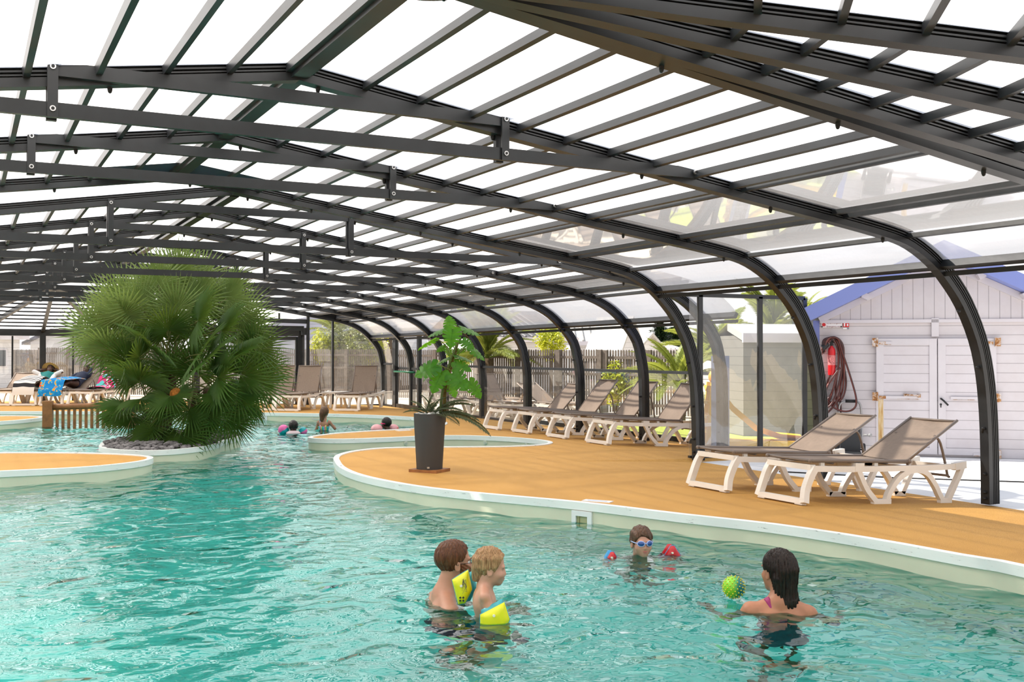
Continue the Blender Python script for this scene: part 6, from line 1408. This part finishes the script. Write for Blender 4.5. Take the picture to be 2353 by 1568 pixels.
for k in range(120):
    z = 1-2*(k+.5)/120; a = k*2.39996; q = math.sqrt(1-z*z); d = Vector((q*math.cos(a), q*math.sin(a), z)); m.tube([d*R_*.97, d*R_*1.06, d*R_*1.10], [R_*.075, R_*.06, R_*.02], 6)
o = m.obj('spikes', simple('ball_spikes', (.68, .60, .03), .35), ball, smooth=True); o['kind'] = 'stuff'
# ------------------------------------------------ two sunbathers, towels
def rec(P): return np.stack([-.74*P[:, 0]+.67*P[:, 2], -P[:, 1], .67*P[:, 0]+.74*P[:, 2]], -1)
def sunbather(src, label, skn, armsP, headp, shirtc, hat, legsoff=0.0):
    Ml = src.matrix_basis.copy(); r = thing('person', label, 'person', M=Ml); y = LW/2
    q = lambda x, yy, z: (x/PS, (y+yy)/PS, z/PS)
    hd = n3(*q(*headp)); hh = .98
    def f(P):
        Q = rec(P-hd)/hh; d = head_fn(Q)*hh
        T = cap(P, q(1.70, 0, .77), q(1.26, 0, .58), .115, .13); T = smin(T, cap(P, q(1.76, -.16, .81), q(1.76, .16, .81), .055, .055), .08); d = smin(d, smin(T, cap(P, q(1.76, 0, .83), hd-n3(.03, 0, .04), .045, .045), .03), .03)
        for s in (-1, 1): d = smin(d, smin(cap(P, q(1.2, s*.1, .58), q(.72, s*.11, .60+legsoff), .085, .06), cap(P, q(.72, s*.11, .60+legsoff), q(.18, s*.1, .52), .055, .035), .03), .05); d = smin(d, cap(P, q(.17, s*.1, .52), q(.11, s*.12, .64), .035, .025), .02)
        for a, b, c_ in armsP: d = smin(d, smin(cap(P, q(*a), q(*b), .046, .038), cap(P, q(*b), q(*c_), .038, .028), .02), .03); d = smin(d, ell(P, q(*c_), (.045, .035, .03)), .02)
        return d
    sdf_obj('body', f, (.0, -.12, .36), (1.95, .75, 1.32), .014, skn, r)
    def sf(P): return smax(f(P)-.010, np.maximum(np.maximum(np.maximum(1.16/PS-P[:, 0], P[:, 0]-1.84/PS), np.abs(P[:, 1]-y/PS)-.22), .15-np.linalg.norm(P-hd, axis=-1)), .01)
    sdf_obj('shirt', sf, (.9, -.1, .4), (1.6, .7, 1.0), .012, shirtc, r)
    def hf(P):
        Q = rec(P-hd)/hh; return smax(ell(Q, (-.02, 0, .04), (.112, .09, .105)), np.where(Q[:, 0] > .02, .035, -.06)-Q[:, 2], .01)*hh
    sdf_obj('hair', hf, (hd[0]-.25, hd[1]-.2, hd[2]-.2), (hd[0]+.25, hd[1]+.2, hd[2]+.25), .010, MATS.get('black_rubber'), r)
    return r, hd
hb_, hd1 = sunbather(LB, 'person in a straw hat lying back with hands behind the head', SKD, [((1.75, -.19, .81), (1.74, -.40, .90), (1.96, -.15, .97)), ((1.75, .19, .81), (1.76, .40, .93), (1.96, .15, .97))], (1.94, 0, .99), simple('teal_top', (.0, .17, .16), .8), None, .10)
def shw_fn(P):
    d = 9.0
    for s in (-1, 1): d = np.minimum(d, np.minimum(cap(P, (1.74/PS, (LW/2+s*.19)/PS, .81/PS), (1.75/PS, (LW/2+s*.39)/PS, .91/PS), .058, .054), cap(P, (1.74/PS, (LW/2+s*.19)/PS, .80/PS), (1.40/PS, (LW/2+s*.20)/PS, .63/PS), .055, .06)))
    return d
sdf_obj('white_shirt', shw_fn, (1.0, -.2, .4), (1.6, .8, 1.1), .012, simple('white_cloth', (.68, .67, .66), .9), hb_)
m = MB(); m.lathe([(.21, -.02), (.20, -.005), (.105, .01), (.10, .06), (.085, .095), (.05, .112), (0.004, .115)], 28, cap=False); me = m.mesh('straw_hat', simple('straw', (.68, .46, .16), .8, 0, .2, .15, 60.0), 50); me.transform(Matrix.Translation(Vector((hd1[0], hd1[1], hd1[2]))*PS) @ Matrix.Rotation(1.0, 4, 'Y') @ Matrix.Translation((0.03, 0, .04)) @ Matrix.Scale(PS, 4)); link('straw_hat', me, hb_, None, 'pale straw sun hat')
hc_, hd2 = sunbather(LC, 'person in a navy shirt lying back with one arm over the head', SKD, [((1.75, -.19, .83), (1.95, -.26, 1.16), (2.0, -.02, 1.10)), ((1.75, .19, .81), (1.45, .32, .70), (1.25, .26, .64))], (1.94, 0, .97), simple('navy_shirt', (.012, .02, .05), .85), None, .04)
def towel(src, prof, y0, y1, mat, label, name='beach_towel', wob=.012, seed=1):
    r = random.Random(seed); Ml = src.matrix_basis.copy(); P = []; pr = spline([(a, 0, b) for a, b in prof], 6)
    for i, p in enumerate(pr):
        P.append([(p[0], y0+(y1-y0)*j/12, p[2]+wob*.5*math.sin(j*.9+i*.3)+.05*math.sin(PI*j/12)*(1 if .2 < p[0] < 1.3 else .3)) for j in range(13)])
    m = MB(); m.grid(P); m.grid([[(x, y, z-.012) for x, y, z in row] for row in P]); o = m.obj(name, mat, None, smooth=True); o.matrix_local = Ml; tag(o, label, 'towel', 'beach towels on the far loungers'); return o
t = NT('black_white_stripes'); p = t.bsdf((.7, .7, .7), .9); co = t.coord(); s_ = t.n('ShaderNodeSeparateXYZ'); t.l(co, 0, s_, 0); q = t.math('MULTIPLY', s_, 9.0, 0); fr = t.math('FRACT', q); r = t.ramp(fr, 0, [(0, (.75, .71, .66)), (.62, (.02, .02, .025))], 'CONSTANT'); t.l(r, 0, p, 'Base Color')
towel(LB, [(-.10, .30), (-.06, .48), (.05, .66), (.35, .70), (.75, .78), (1.22, .68)], .02, .60, t.mat, 'black and white striped towel over the straw hat person', seed=2)
t = NT('blue_print_towel'); p = t.bsdf((.02, .3, .6), .9); co = t.coord(); n = t.noise(co, 9, 2, .6, .8); r = t.ramp(n, 0, [(0, (.0, .20, .55)), (.5, (.01, .33, .62)), (.58, (.75, .42, .02)), (.64, (.60, .05, .03)), (.68, (.0, .30, .42))], 'CONSTANT'); t.l(r, 0, p, 'Base Color')
towel(LC, [(-.13, .27), (-.11, .42), (-.04, .54), (.06, .71), (.2, .71), (.5, .72), (.9, .74), (1.28, .70)], -.04, .64, t.mat, 'bright blue printed towel over the legs of the navy shirt person', seed=3)
t = NT('pink_towel'); p = t.bsdf((.7, .02, .2), .9); co = t.coord(); s_ = t.n('ShaderNodeSeparateXYZ'); t.l(co, 0, s_, 0); n = t.noise(co, 3, 1); a_ = t.math('ADD', s_, n, 1, 0); q = t.math('MULTIPLY', a_, 3.0); fr = t.math('FRACT', q); r = t.ramp(fr, 0, [(0, (.70, .015, .16)), (.4, (.78, .68, .68)), (.55, (.70, .02, .2)), (.8, (.10, .52, .52))], 'CONSTANT'); t.l(r, 0, p, 'Base Color')
towel(LD, [(.9, .46), (1.2, .47), (1.40, .50), (1.6, .75), (1.80, .97), (1.88, 1.02), (1.92, .94)], .0, .62, t.mat, 'pink and turquoise towel draped on the back of a far lounger', seed=4)
p = pd(664, 884, 29.7); m = MB(); P = [[(x*.5, .05*math.sin(x*3)+z*.25, z) for x in np.linspace(-.6, .6, 7)] for z in (.42, .6, .8, 1.0, 1.08)]; m.grid(P)
t = NT('pink_mosaic'); pp_ = t.bsdf((.5, .2, .25), .85); co = t.coord(); vn = t.n('ShaderNodeTexVoronoi'); t.l(co, 0, vn, 'Vector'); vn.inputs['Scale'].default_value = 14; r = t.ramp(vn, 1, [(0, (.45, .05, .10)), (.4, (.66, .45, .45)), (.6, (.20, .10, .14)), (.8, (.60, .30, .35))], 'CONSTANT'); t.l(r, 0, pp_, 'Base Color')
for a in (0, 1): m.grid([[(x, y+.05, z) for x, y, z in row] for row in P])
fc = thing('folding_chair', 'folding chair with a pink mosaic cover behind the far loungers', 'chair', (p[0], p[1], 0), .5); m.obj('mosaic_cover', t.mat, fc, smooth=True)
m = MB(); m.grid([[(x*.5, -.45*q, .42) for x in (-.6, .6)] for q in (0, 1)]); m.obj('seat', t.mat, fc)
for x in (-.28, .28): MB().tube([(x, -.45, 0), (x, .1, .6), (x, .28, 1.08)], .014, 6).obj('leg', M_STEEL, fc, smooth=True); MB().tube([(x, .25, 0), (x, -.4, .42)], .014, 6).obj('leg', M_STEEL, fc, smooth=True)
# ================================================================ light, camera, scale to metres
w = bpy.data.worlds.new('sky'); scene.world = w; w.use_nodes = True
nt = w.node_tree; bg = nt.nodes['Background']
tc = nt.nodes.new('ShaderNodeTexCoord'); sx = nt.nodes.new('ShaderNodeSeparateXYZ'); nt.links.new(tc.outputs['Generated'], sx.inputs[0])
cr = nt.nodes.new('ShaderNodeValToRGB'); nt.links.new(sx.outputs['Z'], cr.inputs[0])
cr.color_ramp.elements[0].position = 0.0; cr.color_ramp.elements[0].color = (1.0, 0.99, 0.97, 1); cr.color_ramp.elements[1].position = 0.9; cr.color_ramp.elements[1].color = (0.72, 0.82, 1.0, 1)
nt.links.new(cr.outputs[0], bg.inputs[0]); bg.inputs[1].default_value = SKY
sun = bpy.data.lights.new('sun', 'SUN'); sun.energy = SUN; sun.angle = math.radians(1.0); sun.color = (1.0, 0.94, 0.85)
so = bpy.data.objects.new('sun', sun); COL.objects.link(so)
el = math.radians(44); d = Vector((-.70*math.cos(el), .714*math.cos(el), math.sin(el))); so.rotation_euler = d.to_track_quat('Z', 'Y').to_euler(); so.location = (0, 0, 20)
for me in bpy.data.meshes: me.transform(Matrix.Scale(S, 4))
for o in scene.objects:
    if o.type == 'CAMERA': continue
    o.location = o.location*S
    # modifiers with lengths
    for md in o.modifiers:
        if md.type == 'BEVEL': md.width *= S
cam = bpy.data.cameras.new('camera'); cam.sensor_width = 36.0; cam.lens = FPX/2353*36.0; cam.clip_start = 0.02; cam.clip_end = 500
co = bpy.data.objects.new('camera', cam); COL.objects.link(co); scene.camera = co
Mx = frame((0, 0, 0), _r, _u, -_f); Mx.translation = Vector((0, 0, 1.5*S)); co.matrix_world = Mx
scene.view_settings.view_transform = 'Standard'; scene.view_settings.look = 'None'; scene.view_settings.gamma = 1.0; scene.view_settings.use_curve_mapping = False
scene.view_settings.exposure = EXPO
cy = scene.cycles
cy.max_bounces = 10; cy.diffuse_bounces = 4; cy.glossy_bounces = 4; cy.transmission_bounces = 6; cy.transparent_max_bounces = 16
cy.caustics_reflective = False; cy.caustics_refractive = True; cy.sample_clamp_indirect = 6.0
cy.use_denoising = True
